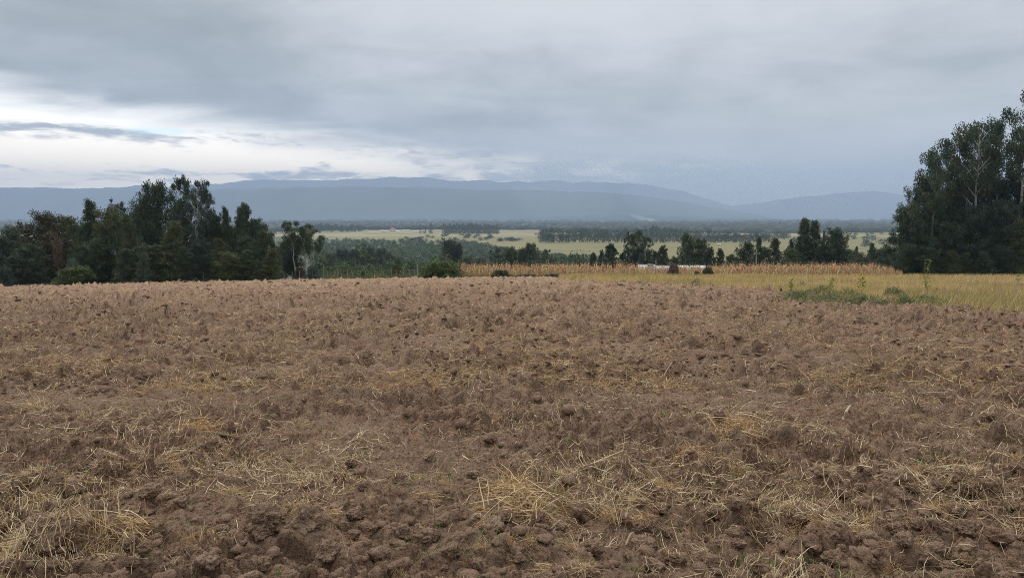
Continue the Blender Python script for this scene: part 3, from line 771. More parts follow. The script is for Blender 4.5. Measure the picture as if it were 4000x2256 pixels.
MG = 'trees behind the maize'
for a in [
    (1942, 965, 26, 190, 'umbrella', 'dark', 'pale', 'round tree with a pale stem at the left end of the row behind the maize'),
    (1988, 962, 26, 185, 'dense', 'dark', 'dark', 'dark dense tree beside the pale-stemmed round tree'),
    (2037, 966, 24, 195, 'dense', 'dark', 'grey', 'left half of the pair of billowing trees behind the maize'),
    (2075, 948, 24, 192, 'dense', 'dark', 'grey', 'taller right half of the pair of billowing trees'),
    (2139, 972, 15, 180, 'umbrella', 'dark', 'dark', 'small mushroom-shaped tree behind the maize'),
    (2120, 1005, 34, 175, 'dense', 'dark', 'dark', 'low rounded tree under the mushroom-shaped one'),
    (2160, 1004, 22, 170, 'dense', 'olive', 'dark', 'olive rounded tree beside the leaning post'),
    (2199, 1018, 12, 140, 'bush', 'dark', 'dark', 'small dark shrub poking over the maize'),
    (2258, 1014, 13, 140, 'bush', 'mid', 'dark', 'mid-green shrub poking over the maize'),
    (2318, 988, 20, 170, 'cypress', 'dark', 'dark', 'narrow conifer left of the ragged cypress'),
    (2345, 975, 16, 172, 'cypress', 'black', 'dark', 'thin dark conifer beside the ragged cypress'),
    (2388, 952, 36, 165, 'cypress', 'black', 'dark', 'wide ragged cypress left of the tall clump'),
    (2440, 985, 26, 168, 'cypress', 'dark', 'dark', 'low cypress between the ragged one and the tall clump'),
    (2455, 906, 22, 165, 'open', 'dark', 'pale', 'left stem of the tall clump behind the white roofs'),
    (2488, 896, 27, 168, 'umbrella', 'dark', 'pale', 'middle and highest stem of the tall clump'),
    (2520, 922, 24, 164, 'open', 'dark', 'pale', 'right stem of the tall clump behind the white roofs'),
    (2480, 968, 34, 166, 'dense', 'black', 'dark', 'dark lower growth of the tall clump'),
    (2520, 975, 26, 169, 'dense', 'black', 'dark', 'dark lower growth at the right of the tall clump'),
    (2496, 990, 17, 150, 'cone', 'grey', 'dark', 'grey-green young tree before the tall clump'),
    (2543, 1002, 17, 150, 'cone', 'grey', 'dark', 'grey-green young tree left of the thin pole'),
    (2588, 958, 30, 160, 'cypress', 'dark', 'dark', 'feathery cypress right of the tall clump'),
    (2556, 980, 15, 166, 'dense', 'dark', 'dark', 'small dark tree beside the feathery cypress'),
    (2640, 1000, 20, 160, 'dense', 'dark', 'dark', 'low dark tree right of the feathery cypress'),
    (2692, 909, 28, 165, 'dense', 'dark', 'dark', 'tall round-topped tree right of the open meadow gap'),
    (2736, 932, 26, 163, 'dense', 'mid', 'dark', 'brighter round tree joined to the tall round-topped one'),
    (2766, 964, 26, 162, 'cypress', 'dark', 'dark', 'ragged conifer right of the brighter round tree'),
    (2812, 970, 22, 160, 'cypress', 'dark', 'dark', 'thin-topped conifer in the middle of the row'),
    (2857, 992, 20, 158, 'dense', 'mid', 'dark', 'low rounded tree between two taller ones'),
    (2710, 985, 48, 168, 'dense', 'black', 'dark', 'dark mass below the tall round-topped tree'),
    (2904, 942, 34, 160, 'dense', 'dark', 'dark', 'broad dark tree left of the power pole'),
    (2962, 927, 18, 162, 'cone', 'mid', 'dark', 'slim tree right behind the power pole'),
    (2975, 965, 34, 165, 'dense', 'dark', 'dark', 'dark tree right of the power pole'),
    (3033, 930, 28, 160, 'cone', 'mid', 'dark', 'pointed tree halfway between pole and wind-bent pair'),
    (3077, 935, 20, 158, 'cypress', 'black', 'dark', 'dark conifer left of the wind-bent pair'),
    (3090, 968, 26, 150, 'dense', 'olive', 'dark', 'yellowish low tree left of the wind-bent pair'),
    (3138, 852, 34, 158, 'cone', 'mid', 'pale', 'left and higher tree of the wind-bent pair'),
    (3180, 862, 34, 156, 'cone', 'mid', 'pale', 'right tree of the wind-bent pair'),
    (3150, 930, 50, 160, 'dense', 'dark', 'dark', 'dark lower growth of the wind-bent pair'),
    (3210, 897, 7, 190, 'cypress', 'dark', 'dark', 'tiny pointed conifer between wind-bent trees'),
    (3258, 888, 42, 156, 'dense', 'dark', 'pale', 'slanting tree with a pale leaning trunk'),
    (3225, 950, 40, 160, 'dense', 'black', 'dark', 'dark growth below the slanting tree'),
    (3285, 960, 34, 160, 'dense', 'dark', 'dark', 'dark tree at the right foot of the slanting tree'),
    (3320, 975, 26, 165, 'dense', 'mid', 'dark', 'low mid-green tree right of the slanting tree'),
    (3360, 985, 26, 140, 'dense', 'grey', 'dark', 'pale grey-green round tree behind the maize end'),
    (3390, 950, 20, 160, 'cone', 'mid', 'dark', 'pointed tree behind the grey-green round one'),
    (3425, 968, 30, 158, 'dense', 'dark', 'dark', 'dark tree left of the right-hand stand'),
    (3435, 1003, 18, 130, 'dense', 'grey', 'dark', 'small grey-green dome at the end of the maize'),
    (3475, 960, 34, 150, 'dense', 'dark', 'dark', 'dark tree touching the right-hand stand'),
    (3345, 962, 14, 170, 'cypress', 'dark', 'dark', 'small conifer right of the slanting tree'),
    (1762, 930, 38, 300, 'dense', 'dark', 'dark', 'big dark tree rising behind the light green bush'),
    (1785, 950, 22, 296, 'dense', 'black', 'dark', 'right shoulder tree of the big dark tree'),
    (1830, 1004, 40, 240, 'dense', 'dark', 'dark', 'low spreading tree left of the maize row'),
    (1880, 1006, 34, 235, 'dense', 'dark', 'dark', 'low dark tree behind the first maize'),
]:
    tree(a[0], a[1], a[2] * 1.22, a[3], a[4], a[5], a[7], group=MG, bark=a[6])

WG = 'dark grove in the dip'
for a in [
    (1300, 985, 32, 340, 'dense', 'dark', 'left end tree of the dark grove in the dip'),
    (1340, 972, 34, 345, 'dense', 'black', 'second dark tree of the grove in the dip'),
    (1385, 975, 34, 350, 'dense', 'black', 'third dark tree of the grove in the dip'),
    (1415, 968, 30, 360, 'dense', 'dark', 'dark tree behind the pale pointed one in the grove'),
    (1448, 960, 30, 365, 'dense', 'dark', 'highest round tree of the grove in the dip'),
    (1490, 970, 32, 360, 'dense', 'black', 'dark tree on the right flank of the grove'),
    (1520, 988, 28, 350, 'dense', 'dark', 'right end tree of the dark grove'),
    (1437, 985, 17, 300, 'cone', 'blue', 'pale pointed tree before the dark grove'),
    (1480, 1005, 22, 290, 'cone', 'blue', 'blue-green pointed tree right of the pale pointed one'),
    (1395, 1010, 24, 280, 'dense', 'blue', 'blue-green low tree at the left foot of the grove'),
    (1330, 1012, 26, 270, 'dense', 'dark', 'low dark tree near the roadside post'),
    (1518, 1014, 26, 280, 'dense', 'grey', 'grey-green round tree at the right foot of the grove'),
    (1430, 1036, 16, 200, 'cone', 'grey', 'small grey-green cone at the grove front'),
    (1280, 1040, 26, 150, 'dense', 'olive', 'olive shrubby tree beside the tall roadside post'),
    (1250, 1000, 26, 240, 'dense', 'mid', 'mid-green tree right of the bare-stemmed trio'),
    (1600, 1020, 34, 250, 'dense', 'mid', 'mid-green tree right of the banana-like bush'),
    (1660, 1022, 34, 230, 'dense', 'dark', 'dark tree left of the light green bush'),
    (1560, 1005, 30, 300, 'dense', 'dark', 'dark tree right behind the grove'),
]:
    tree(a[0], a[1], a[2], a[3], a[4], a[5], a[6], group=WG, bark='dark')

for a in [
    (277, 1038, 66, 86, 'bush', 'light', 'rounded bright green bush at the left field edge'),
    (288, 1008, 28, 89, 'bush', 'silver', 'silvery shrub showing over the bright green bush'),
    (20, 1040, 32, 84, 'bush', 'blue', 'dark bluish shrub at the far left field edge'),
    (1737, 1016, 86, 97, 'bush', 'light', 'wide light-green bush left of the maize'),
    (1690, 1040, 40, 96, 'bush', 'light', 'lower left lobe bush of the wide light-green one'),
    (1170, 1043, 24, 98, 'bush', 'brown', 'brown dying bush under the bare-stemmed trio'),
    (1216, 1034, 28, 97, 'bush', 'silver', 'silvery young eucalyptus bush right of the brown one'),
    (1083, 1040, 16, 96, 'bush', 'grey', 'small grey-green shrub at the corner of the left wood'),
    (1098, 1056, 14, 95, 'bush', 'silver', 'low silvery shrub beside the small grey-green one'),
    (1552, 1030, 24, 105, 'bush', 'light', 'leafy light-green bush between the two tall posts'),
    (1421, 1054, 10, 99, 'bush', 'light', 'tiny round green bush by the fence'),
    (1962, 1052, 38, 98, 'bush', 'mid', 'dark green bush in front of the maize'),
    (2050, 1068, 42, 99, 'bush', 'mid', 'long low green bush in front of the maize'),
    (2160, 1070, 40, 99, 'bush', 'mid', 'low green bush right of the long one before the maize'),
    (2212, 1078, 14, 97, 'bush', 'olive', 'small olive bush at the start of the dry grass'),
    (2634, 1027, 24, 101, 'bush', 'pink', 'leafless pinkish-brown bush in front of the white roofs'),
    (2760, 1042, 22, 101, 'bush', 'mid', 'dark green bush right of the leafless one'),
    (2722, 1056, 12, 100, 'bush', 'olive', 'small bush between the leafless and dark green ones'),
]:
    tree(a[0], a[1], a[2], a[3], a[4], a[5], a[6], cat='bush', bark='dark', group='bushes along the field edge')

# young plantation on the slope below
r = np.random.default_rng(21); n = 0
cand = []
for dd in np.geomspace(430, 1230, 34):
    for q in range(46):
        Xp = 1225 + q * 25 + r.normal() * 9
        d = dd * (1 + r.normal() * 0.012)
        rt = (1.6 - float(base_z((Xp - 2000) / FPX * d, d))) / d
        row = 840 + rt * FPX
        lim_top = np.interp(Xp, [1225, 1500, 1800, 1900, 2000, 2200, 2400], [936, 938, 942, 955, 985, 1005, 1015])
        if row - 4 < lim_top: continue
        if row > 1062: continue
        cand.append((Xp, d, row))
r.shuffle(cand); rest = cand[290:]; cand = sorted(cand[:290], key=lambda c: -c[1])
for (Xp, d, row) in cand:
    hp = (4.2 + r.random() * 3.2); topr = row - hp * FPX / d
    tree(Xp, topr, (3.4 + r.random() * 1.8) * FPX / d, d, 'far', ['mid', 'blue', 'grey', 'dark'][int(r.integers(4))],
         'young grey-green tree growing in the plantation on the slope below the field', name='young_tree', group='young plantation trees', parts=False).color = tuple(q_ * (0.9 + 0.6 * r.random()) for q_ in (0.095, 0.128, 0.070)) + (1,)

def plantation_rest():
    mb = MB(); r = np.random.default_rng(23)
    for i, (Xp, d, row) in enumerate(rest[:560]):
        tr, cr, (Vw, wood, V, F, col) = proto('far', i % 5)
        x, y, zg = ground_px(Xp, d); s = (3.2 + r.random() * 1.8) / 0.25; h = 4 + r.random() * 3; a = r.random() * 6.28
        k = np.repeat(np.arange(len(F))[(np.arange(len(F)) + i) % 7 == 0], 4) * 4 + np.tile(np.arange(4), (np.arange(len(F))[(np.arange(len(F)) + i) % 7 == 0]).size)
        P = V[k] * np.array([s, s, h]); c = P.reshape(-1, 4, 3).mean(1, keepdims=True); P = ((P.reshape(-1, 4, 3) - c) * 2.4 + c).reshape(-1, 3)
        P = np.stack([P[:, 0] * math.cos(a) - P[:, 1] * math.sin(a) + x, P[:, 0] * math.sin(a) + P[:, 1] * math.cos(a) + y, P[:, 2] + zg], 1)
        t_ = TINT[['mid', 'blue', 'grey', 'dark'][int(r.integers(4))]]
        mb.add(P, np.arange(len(P)).reshape(-1, 4), col[k] * np.array(t_) * 1.35)
    o = ob('plantation_canopy', mb.mesh('plantation_canopy', M_grass)); tag(o, kind='stuff', label='rest of the young plantation on the slope below the field')
plantation_rest()

# long row on the far meadow edge and belts of wood
r = np.random.default_rng(5)
for i in range(38):
    Xp = 1735 + i * 5.7 + r.normal() * 1.2
    tree(Xp, 876 + r.normal() * 3.5 + (3 if i > 24 else 0), 7 + r.random() * 2.5, 1750 + r.normal() * 25, 'fartall', 'dark',
         'tall slender tree in the straight row at the far edge of the meadow', name='row_tree', group='straight row of far trees', parts=False)
for Xp, Yt, hw, lab in [(1644, 884, 5, 'small lone column tree, leftmost before the straight far row'), (1661, 882, 9, 'second lone tree before the straight far row'),
                    (1684, 871, 10, 'highest lone tree just left of the straight far row')]:
    tree(Xp, Yt, hw, 1750, 'fartall', 'dark', lab, name='row_tree', group='lone far trees', parts=False)
for i in range(66):                                  # dark belt
    Xp = 2115 + i * 13.5 + r.normal() * 3
    Yt = np.interp(Xp, [2110, 2400, 2600, 2680, 2700, 2800, 3000, 3100], [908, 908, 906, 912, 920, 918, 912, 918]) + r.normal() * 3
    tree(Xp, Yt, 13 + r.random() * 4, 1085 + r.normal() * 12, 'far', 'dark', 'dark tree in the front rank of the wood belt beyond the meadow',
         name='belt_tree', group='wood belt beyond the meadow', parts=False)
for i in range(70):                                  # taller trees behind it
    Xp = 2110 + i * 14 + r.normal() * 5
    Yt = np.interp(Xp, [2110, 2150, 2200, 2300, 2330, 2400, 2560, 2620, 2750, 3100], [890, 884, 893, 880, 890, 893, 880, 886, 900, 905]) + abs(r.normal()) * 5
    tree(Xp, Yt, 11 + r.random() * 6, 1250 + r.random() * 160, 'far', ['dark', 'blue'][i % 2], 'taller rounded tree standing behind the front rank of the wood belt',
         name='belt_tree', group='wood behind the belt', parts=False)
for i in range(26):
    Xp = 1205 + i * 8.4 + r.normal() * 3
    tree(Xp, 874 + r.normal() * 3 + i * 0.25, 10 + r.random() * 4, 2000 + r.random() * 150, 'far', 'dark', 'rounded tree of the far grove left of the greenhouses',
         name='grove_tree', group='far grove left of the greenhouses', parts=False)
for i in range(58):                                  # broken scrub on the right
    Xp = 3090 + r.random() * 440; d = 900 + r.random() * 1500
    x, y, zg = ground_px(Xp, d); rowb = 840 + (1.6 - zg) / d * FPX
    tree(Xp, rowb - (7 + 5 * r.random()) * FPX / d, (4 + 3 * r.random()) * FPX / d, d, 'far', ['blue', 'dark', 'grey'][i % 3], 'hazy rounded tree scattered over the far right fields',
         name='scattered_tree', group='trees scattered over the far right fields', parts=False)
for i in range(44):                                  # seen past the left wood
    Xp = r.random() * 1300 - 40; d = 600 + r.random() * 1900
    if 1060 < Xp: d = 1500 + r.random() * 900
    x, y, zg = ground_px(Xp, d); rowb = 840 + (1.6 - zg) / d * FPX
    tree(Xp, rowb - (9 + 6 * r.random()) * FPX / d, (5 + 3 * r.random()) * FPX / d, d, 'far', ['blue', 'dark', 'dark'][i % 3], 'hazy tree of the valley seen past the left-hand wood',
         name='valley_tree', group='valley trees behind the left wood', parts=False)
for i in range(46):                                  # shrub lines on the meadow
    Xp, Yr = [(1690 + r.random() * 230, 912 + r.random() * 26), (1950 + r.random() * 90, 935 + r.random() * 6), (1540 + r.random() * 160, 925 + r.random() * 20)][i % 3 if i % 5 else 0]
    a_ = (Yr - 840) / FPX; d = 1200.0
    for _ in range(6): d = (1.6 - float(base_z((Xp - 2000) / FPX * d, d))) / a_
    tree(Xp, Yr - 8 - 4 * r.random(), 9 + 7 * r.random(), d, 'far', 'blue', 'low shrub clump dotted over the pale meadow',
         cat='shrub', name='meadow_shrub', group='shrub clumps on the meadow', parts=False)

# distant woods that read as one mass
def far_woods():
    r = np.random.default_rng(77)
    bm = bmesh.new(); bmesh.ops.create_icosphere(bm, subdivisions=1, radius=1)
    IV = np.array([v.co[:] for v in bm.verts]); IF = np.array([[v.index for v in f.verts] for f in bm.faces]); bm.free()
    N = 6500
    u = r.uniform(-0.85, 0.85, N); d = 1 / r.uniform(1 / 10500, 1 / 1900, N)
    x = u * d; y = d
    keep = fb2(x / 700, y / 450, 3, 33) < 0.16
    keep |= d > 4500
    keep &= ~((u > -0.29) & (u < 0.05) & (d < 2300))
    x, y = x[keep], y[keep]; d = d[keep]; n = len(x)
    s = r.uniform(6, 12, n) * (1 + d / 9000)
    V = IV[None] * (1 + 0.35 * (r.random((n, len(IV), 1)) - 0.5))
    V = V * np.stack([s * 1.5, s * 1.3, s], 1)[:, None]
    V += np.stack([x, y, base_z(x, y) + s * 0.25], 1)[:, None]
    F = (np.arange(n)[:, None, None] * len(IV) + IF[None]).reshape(-1, 3)
    c = np.array([[0.050, 0.068, 0.044]]) * r.uniform(0.7, 1.5, (n, 1))
    o = ob('distant_woods', mk('distant_woods', V.reshape(-1, 3), F, M_grass, np.repeat(c, len(IV), 0), False)); tag(o, kind='stuff', label='hazy blue-green woods covering the plain below the mountains')
far_woods()

# ------------------------------------------------------------------ dry maize
def maize_arrays(seed):
    q = np.random.default_rng(seed); mb = MB()
    H = 1.0
    zz = np.linspace(0, 0.93, 6); st_ = np.stack([0.012 * np.cumsum(q.normal(size=6)), 0.012 * np.cumsum(q.normal(size=6)), zz], 1)
    mb.add(*tube(st_, np.linspace(0.011, 0.005, 6), 4), (0.42, 0.24, 0.11))
    for i in range(11):
        h = 0.16 + 0.066 * i + q.normal() * 0.01; az = i * math.pi + q.normal() * 0.6
        L = 0.30 + 0.16 * q.random() - 0.010 * i
        root = np.array([np.interp(h, zz, st_[:, 0]), np.interp(h, zz, st_[:, 1]), h])
        t = np.linspace(0, 1, 5)
        out_ = L * (t - 0.42 * t ** 2.2); up = L * (0.75 * t - (1.25 + 0.9 * q.random()) * t ** 2)
        P = root + np.stack([math.cos(az) * out_, math.sin(az) * out_, up], 1)
        w = 0.021 * np.sin(np.clip(t * 2.4 + 0.5, 0, math.pi)) + 0.004
        sd_ = np.array([-math.sin(az), math.cos(az), 0.4 * q.normal()])
        V = np.stack([P - sd_ * w[:, None], P + sd_ * w[:, None]], 1).reshape(-1, 3)
        s = np.arange(4) * 2; F = np.stack([s, s + 1, s + 3, s + 2], 1)
        base = [(0.58, 0.36, 0.19), (0.66, 0.46, 0.27), (0.44, 0.25, 0.13), (0.70, 0.53, 0.28), (0.56, 0.37, 0.22)][int(q.integers(5))]
        mb.add(V, F, tuple(c * (0.7 + 0.6 * q.random()) for c in base))
    for i in range(6):
        az = q.random() * 6.28; D = np.array([[math.cos(az) * 0.45, math.sin(az) * 0.45, 0.9]])
        V, F, _ = ribbons(st_[-1:] , unit(D), 0.10, 0.012, 0.15, 2); mb.add(V, F, (0.40, 0.27, 0.17))
    for i in range(2):           # ears in their husks
        h = 0.42 + 0.1 * i; az = q.random() * 6.28
        P = np.array([[0, 0, h], [math.cos(az) * 0.03, math.sin(az) * 0.03, h + 0.035], [math.cos(az) * 0.035, math.sin(az) * 0.035, h + 0.09]])
        V, F = tube(P, [0.010, 0.020, 0.004], 5); mb.add(V, F, (0.62, 0.48, 0.26))
    return mb
MZ = [maize_arrays(200 + i) for i in range(7)]
MZM = [m.mesh('dry_maize_plant', M_maize) for m in MZ]
r = np.random.default_rng(31)
def maize_h(X):   # top row of the photo
    return np.interp(X, [1790, 1900, 2100, 2300, 2480, 2520, 2640, 2760, 2800, 3000, 3200, 3350, 3430, 3480, 3560], [1036, 1031, 1032, 1037, 1038, 1043, 1045, 1043, 1036, 1030, 1025, 1026, 1036, 1048, 1056])
for i in range(298):
    Xp = 1785 + (i + r.random()) / 298 * 1740
    d = 102.0 + (i % 3) * 0.75 + r.random() * 0.35
    x, y, zg = ground_px(Xp, d)
    h = (EYE + ray(Xp, float(maize_h(Xp)))[1] * d - zg) * (0.80 + 0.32 * r.random())
    h = max(0.7, min(2.9, h))
    o = ob('maize_plant', MZM[i % 7], None, (x, y, zg - 0.02), r.random() * 6.28, (h * 0.95, h * 0.95, h))
    tag(o, 'dry brown maize plant standing in the front rows of the maize plot', 'maize plant', 'front rows of dry maize')
mb = MB()
for i in range(820):
    Xp = 1785 + r.random() * 1740; d = 104.4 + r.random() ** 1.3 * 14
    x, y, zg = ground_px(Xp, d)
    h = (2.0 + 0.5 * r.random()) * np.interp(Xp, [2480, 2520, 2760, 2800, 3430, 3520], [1, .82, .82, 1, 1, .5])
    m = MZ[i % 7]; V = np.concatenate(m.V) * h; a = r.random() * 6.28; c_, s_ = math.cos(a), math.sin(a)
    V = np.stack([V[:, 0] * c_ - V[:, 1] * s_ + x, V[:, 0] * s_ + V[:, 1] * c_ + y, V[:, 2] + zg], 1)
    mb.add(V, np.concatenate(m.Q), np.concatenate(m.c))
o = ob('maize_crop', mb.mesh('maize_crop', M_maize)); tag(o, kind='stuff', label='rest of the dry brown maize crop behind the front rows')

# ------------------------------------------------------------------ grass
def front_row(X): return np.interp(X, [2200, 2300, 2500, 2700, 2900, 3000, 3100, 3300, 3600, 4000, 4600, 5200], [1090, 1095, 1104, 1114, 1126, 1132, 1151, 1176, 1192, 1215, 1240, 1262])
def blades(name, x, y, h, w, col, lean=(0.35, 0.1), spread=0.35, sag=0.25, segs=2, mat=None, kind='stuff', label=None, zf=None):
    n = len(x); z = base_z(x, y) if zf is None else zf
    D = unit(np.stack([lean[0] + rng.normal(size=n) * spread, lean[1] + rng.normal(size=n) * spread, np.full(n, 1.0)], 1))
    sdv = np.stack([-D[:, 1] * 0 + 1.0 + 0 * x, rng.normal(size=n) * 0.7, 0 * x], 1)
    V, F, k = ribbons(np.stack([x, y, z], 1), D, h, w, sag, segs, sdv, 0.15)
    o = ob(name, mk(name, V, F, mat or M_grass, np.repeat(col, k, 0))); tag(o, kind=kind, label=label); return o
def grass_zone():
    N = 78000
    X = rng.uniform(2180, 5100, N)
    f = front_row(X); q = rng.random(N)
    u = (X - 2000) / FPX / 0.9946
    k = edge_angle(u) - EYE / field_D(u)
    a0 = (f - 840) / FPX; d0 = EYE / (a0 * 1.012 - k)
    d1 = np.where(X < 3560, 104.0, 112.0)
    ragged = 1 + 0.05 * fb2(u * 60, u * 0, 3, 8)
    inv = 1 / (d0 * ragged) * (1 - q) + 1 / d1 * q
    inv = np.maximum(inv, 1 / d1); d = 1 / inv
    far2 = rng.random(N) < 0.35; d = np.where(far2, d0 + (d1 - d0) * rng.random(N) ** 1.0, d)
    x = u * d; y = d
    p1 = fb2(x / 5.0, y / 7.0, 3, 50); p2 = fb2(x / 1.3, y / 2.5, 3, 51)
    gr = np.clip(p1 * 3.0 + 0.36 + p2 * 1.6, 0, 1)[:, None]
    col = np.array([[0.58, 0.42, 0.170]]) * (1 - gr) + np.array([[0.35, 0.30, 0.095]]) * gr
    rare = rng.random(N) < 0.22; col[rare] = (0.68, 0.52, 0.27)
    col = col * rng.uniform(0.65, 1.3, (N, 1))
    h = (0.60 + 0.30 * fb2(x / 4, y / 6, 3, 52) + 0.16 * rng.random(N)) * (1 + 0.25 * (d > 60))
    h = h * np.clip(0.62 + (d - d0) / 4.0, 0.62, 1)
    blades('tall_dry_grass', x, y, h, 0.007 + d * 0.00026, col, (0.42, 0.12), 0.30, 0.30, 2,
           label='tall ochre and olive dry grass right of the ploughed field')
grass_zone()
def verge():
    """grass and weeds along the far edge of the soil, left half"""
    N = 26000
    X = rng.uniform(-900, 2330, N); u = (X - 2000) / FPX / 0.9946; D = field_D(u)
    amp = np.clip(fb2(X / 55, X * 0, 3, 57) + 0.45, 0.08, 1)
    big = np.interp(X, [-300, 250, 560, 1250, 1300, 1650, 1700, 2330], [0.4, 0.4, 0.55, 0.55, 1.25, 1.1, 0.5, 0.6])
    d = D - 0.6 + rng.random(N) ** 1.2 * 5.5
    x = u * d; y = d
    gr = np.clip(fb2(X / 90, d, 3, 58) * 1.4 + 0.5, 0, 1)[:, None]
    col = (np.array([[0.27, 0.22, 0.115]]) * (1 - gr) + np.array([[0.13, 0.15, 0.055]]) * gr) * rng.uniform(0.6, 1.35, (N, 1))
    h = (0.25 + 0.75 * rng.random(N)) * big * (0.35 + amp)
    blades('verge_grass', x, y, h, 0.035, col, (0.12, 0.0), 0.35, 0.25, 2, label='rough olive grass along the far edge of the soil')
verge()
def undergrowth(name, X0, X1, dfun, hmax, N, label, tone):
    X = rng.uniform(X0, X1, N); u = (X - 2000) / FPX / 0.9946; d = dfun(X, u)
    K = N // 60; X = X[:K]; u = u[:K]; d = d[:K]
    lump = np.clip(fb2(X / 45, d / 3, 3, 59) + 0.55, 0.2, 1.1); R_ = hmax * 0.20 * (0.6 + 0.8 * rng.random(K))
    cx, cy_, cz = u * d, d, base_z(u * d, d) + (hmax * lump - R_).clip(0.1) * rng.random(K) ** 1.1
    g_ = unit(rng.normal(size=(K * 60, 3))) * (rng.random(K * 60) ** 0.4)[:, None] * np.repeat(R_, 60)[:, None]; N = K * 60
    x, y, z = np.repeat(cx, 60) + g_[:, 0] * 1.3, np.repeat(cy_, 60) + g_[:, 1], np.repeat(cz, 60) + g_[:, 2]
    P = np.stack([x, y, z], 1); D = unit(rng.normal(size=P.shape) + np.array([0, 0, 0.2]))
    V, F, k = ribbons(P, D, rng.uniform(0.25, 0.55, N), 0.2, 0.2, 1)
    col = np.array([tone]) * rng.uniform(0.5, 1.6, (N, 1))
    o = ob(name, mk(name, V, F, M_grass, np.repeat(col, k, 0))); tag(o, kind='stuff', label=label)
undergrowth('undergrowth', -500, 1085, lambda X, u: field_D(u) + 4 + rng.random(len(X)) * 14, 3.2, 17000, 'dark green undergrowth at the foot of the left-hand wood', (0.055, 0.078, 0.040))
undergrowth('undergrowth', 3420, 4700, lambda X, u: 108 + rng.random(len(X)) * 10, 3.2, 11000, 'dark green undergrowth at the foot of the right-hand stand', (0.045, 0.065, 0.036))
undergrowth('hedge_growth', 1240, 1760, lambda X, u: 104 + rng.random(len(X)) * 120, 6.0, 20000, 'mid-green shrubby growth behind the fence', (0.095, 0.135, 0.060))
undergrowth('hedge_growth', 1780, 3480, lambda X, u: 138 + rng.random(len(X)) * 20, 7.5, 30000, 'dark shrubby growth under the trees behind the maize', (0.050, 0.070, 0.038))
def weeds():
    """low leafy weeds at the front of the grass on the right"""
    cs = []
    for (X, Y, w, h, dens) in [(3140, 1165, 90, 0.55, 900), (3230, 1150, 60, 0.75, 700), (3260, 1180, 90, 0.5, 900), (3400, 1180, 90, 0.5, 700), (3330, 1160, 60, 0.6, 500),
                           (3520, 1165, 45, 0.75, 700), (3650, 1180, 80, 0.45, 500), (3150, 1125, 16, 0.8, 160), (2722, 1105, 20, 0.6, 220), (2505, 1100, 18, 0.45, 160),
                           (2440, 1096, 16, 0.4, 120), (3560, 1180, 40, 0.5, 260)]:
        hx, hy = hit(X, Y + 12)
        m = int(dens * 0.7); r2 = rng.random(m) ** 0.75 * 1.25; a = rng.random(m) * 6.28; wm = w * hy / FPX
        x = hx + r2 * np.cos(a) * wm; y = hy + 0.6 + r2 * np.sin(a) * wm * 0.9
        z = base_z(x, y) + h * 0.8 * np.clip(1 - r2 ** 2 * 0.6, 0.1, 1) * rng.random(m) ** 0.6
        cs.append(np.stack([x, y, z], 1))
    P = np.concatenate(cs); n = len(P)
    P = np.repeat(P, 3, 0) + rng.normal(size=(n * 3, 3)) * 0.05
    D = unit(rng.normal(size=P.shape) + np.array([0, 0, 0.5])); V, F, k = ribbons(P, D, rng.uniform(0.07, 0.15, len(P)), 0.030, 0.2, 1)
    col = np.array([[0.19, 0.215, 0.080]]) * rng.uniform(0.55, 1.6, (len(P), 1)); b = rng.random(len(P)) < 0.3; col[b] *= (1.0, 1.0, 1.6)
    o = ob('green_weeds', mk('green_weeds', V, F, M_grass, np.repeat(col, k, 0))); tag(o, kind='stuff', label='low blue-green weeds along the front of the dry grass')
weeds()
def weed_plant(X, Yt, Yb, w, colr, flowers, label, d=None, n=60):
    hx, hy = hit(X, Yb) if d is None else (ground_px(X, d)[0], d)
    zg = float(base_z(hx, hy)); H = at(X, Yt, hy)[2] - zg
    e = ob('tall_weed', None, None, (hx, hy, zg)); tag(e, label, 'weed')
    wm = w * hy / FPX; mb = MB()
    for s in range(3):
        a = rng.random() * 6.28; t = np.linspace(0, 1, 5)
        P = np.stack([np.cos(a) * wm * 0.7 * t ** 1.5 * (s > 0), np.sin(a) * wm * 0.7 * t ** 1.5 * (s > 0), t * H * (1 - 0.18 * s)], 1)
        mb.add(*tube(P, 0.012 * (1.2 - t), 4), (0.16, 0.17, 0.06))
    ob('stem', mb.mesh('weed_stem', M_grass), e)
    t = rng.random(n) ** 0.8; az = rng.random(n) * 6.28
    P = np.stack([np.cos(az) * wm * rng.random(n) * 0.6, np.sin(az) * wm * rng.random(n) * 0.6, (0.15 + 0.85 * t) * H], 1)
    D = unit(np.stack([np.cos(az), np.sin(az), 0.9 + 0 * az], 1)); V, F, k = ribbons(P, D, 0.16 * (1.3 - t) + 0.05, 0.05, 0.35, 2)
    ob('leaves', mk('weed_leaves', V, F, M_grass, np.repeat(np.array([colr]) * rng.uniform(0.7, 1.3, (n, 1)), k, 0)), e)
    if flowers:
        m = 34; P = np.stack([rng.normal(size=m) * wm * 0.7, rng.normal(size=m) * wm * 0.5, H * rng.uniform(0.3, 1.0, m)], 1)
        V, F, k = ribbons(P, unit(rng.normal(size=P.shape)), 0.07, 0.06, 0, 1, None, 0.9)
        fl_ = ob('flowers', mk('weed_flowers', V, F, M_grass, np.repeat(np.tile(np.array([[0.62, 0.55, 0.04]]), (m, 1)), k, 0)), e); tag(fl_, kind='stuff')
weed_plant(3617, 1012, 1150, 20, (0.24, 0.27, 0.06), False, 'tallest yellow-green weed rising above the grass near the right-hand stand', n=90)
weed_plant(3365, 1074, 1160, 22, (0.15, 0.18, 0.05), True, 'yellow-flowered weed above the green weeds')
weed_plant(3090, 1088, 1150, 9, (0.28, 0.30, 0.05), False, 'short yellow-green weed left of the green weeds')
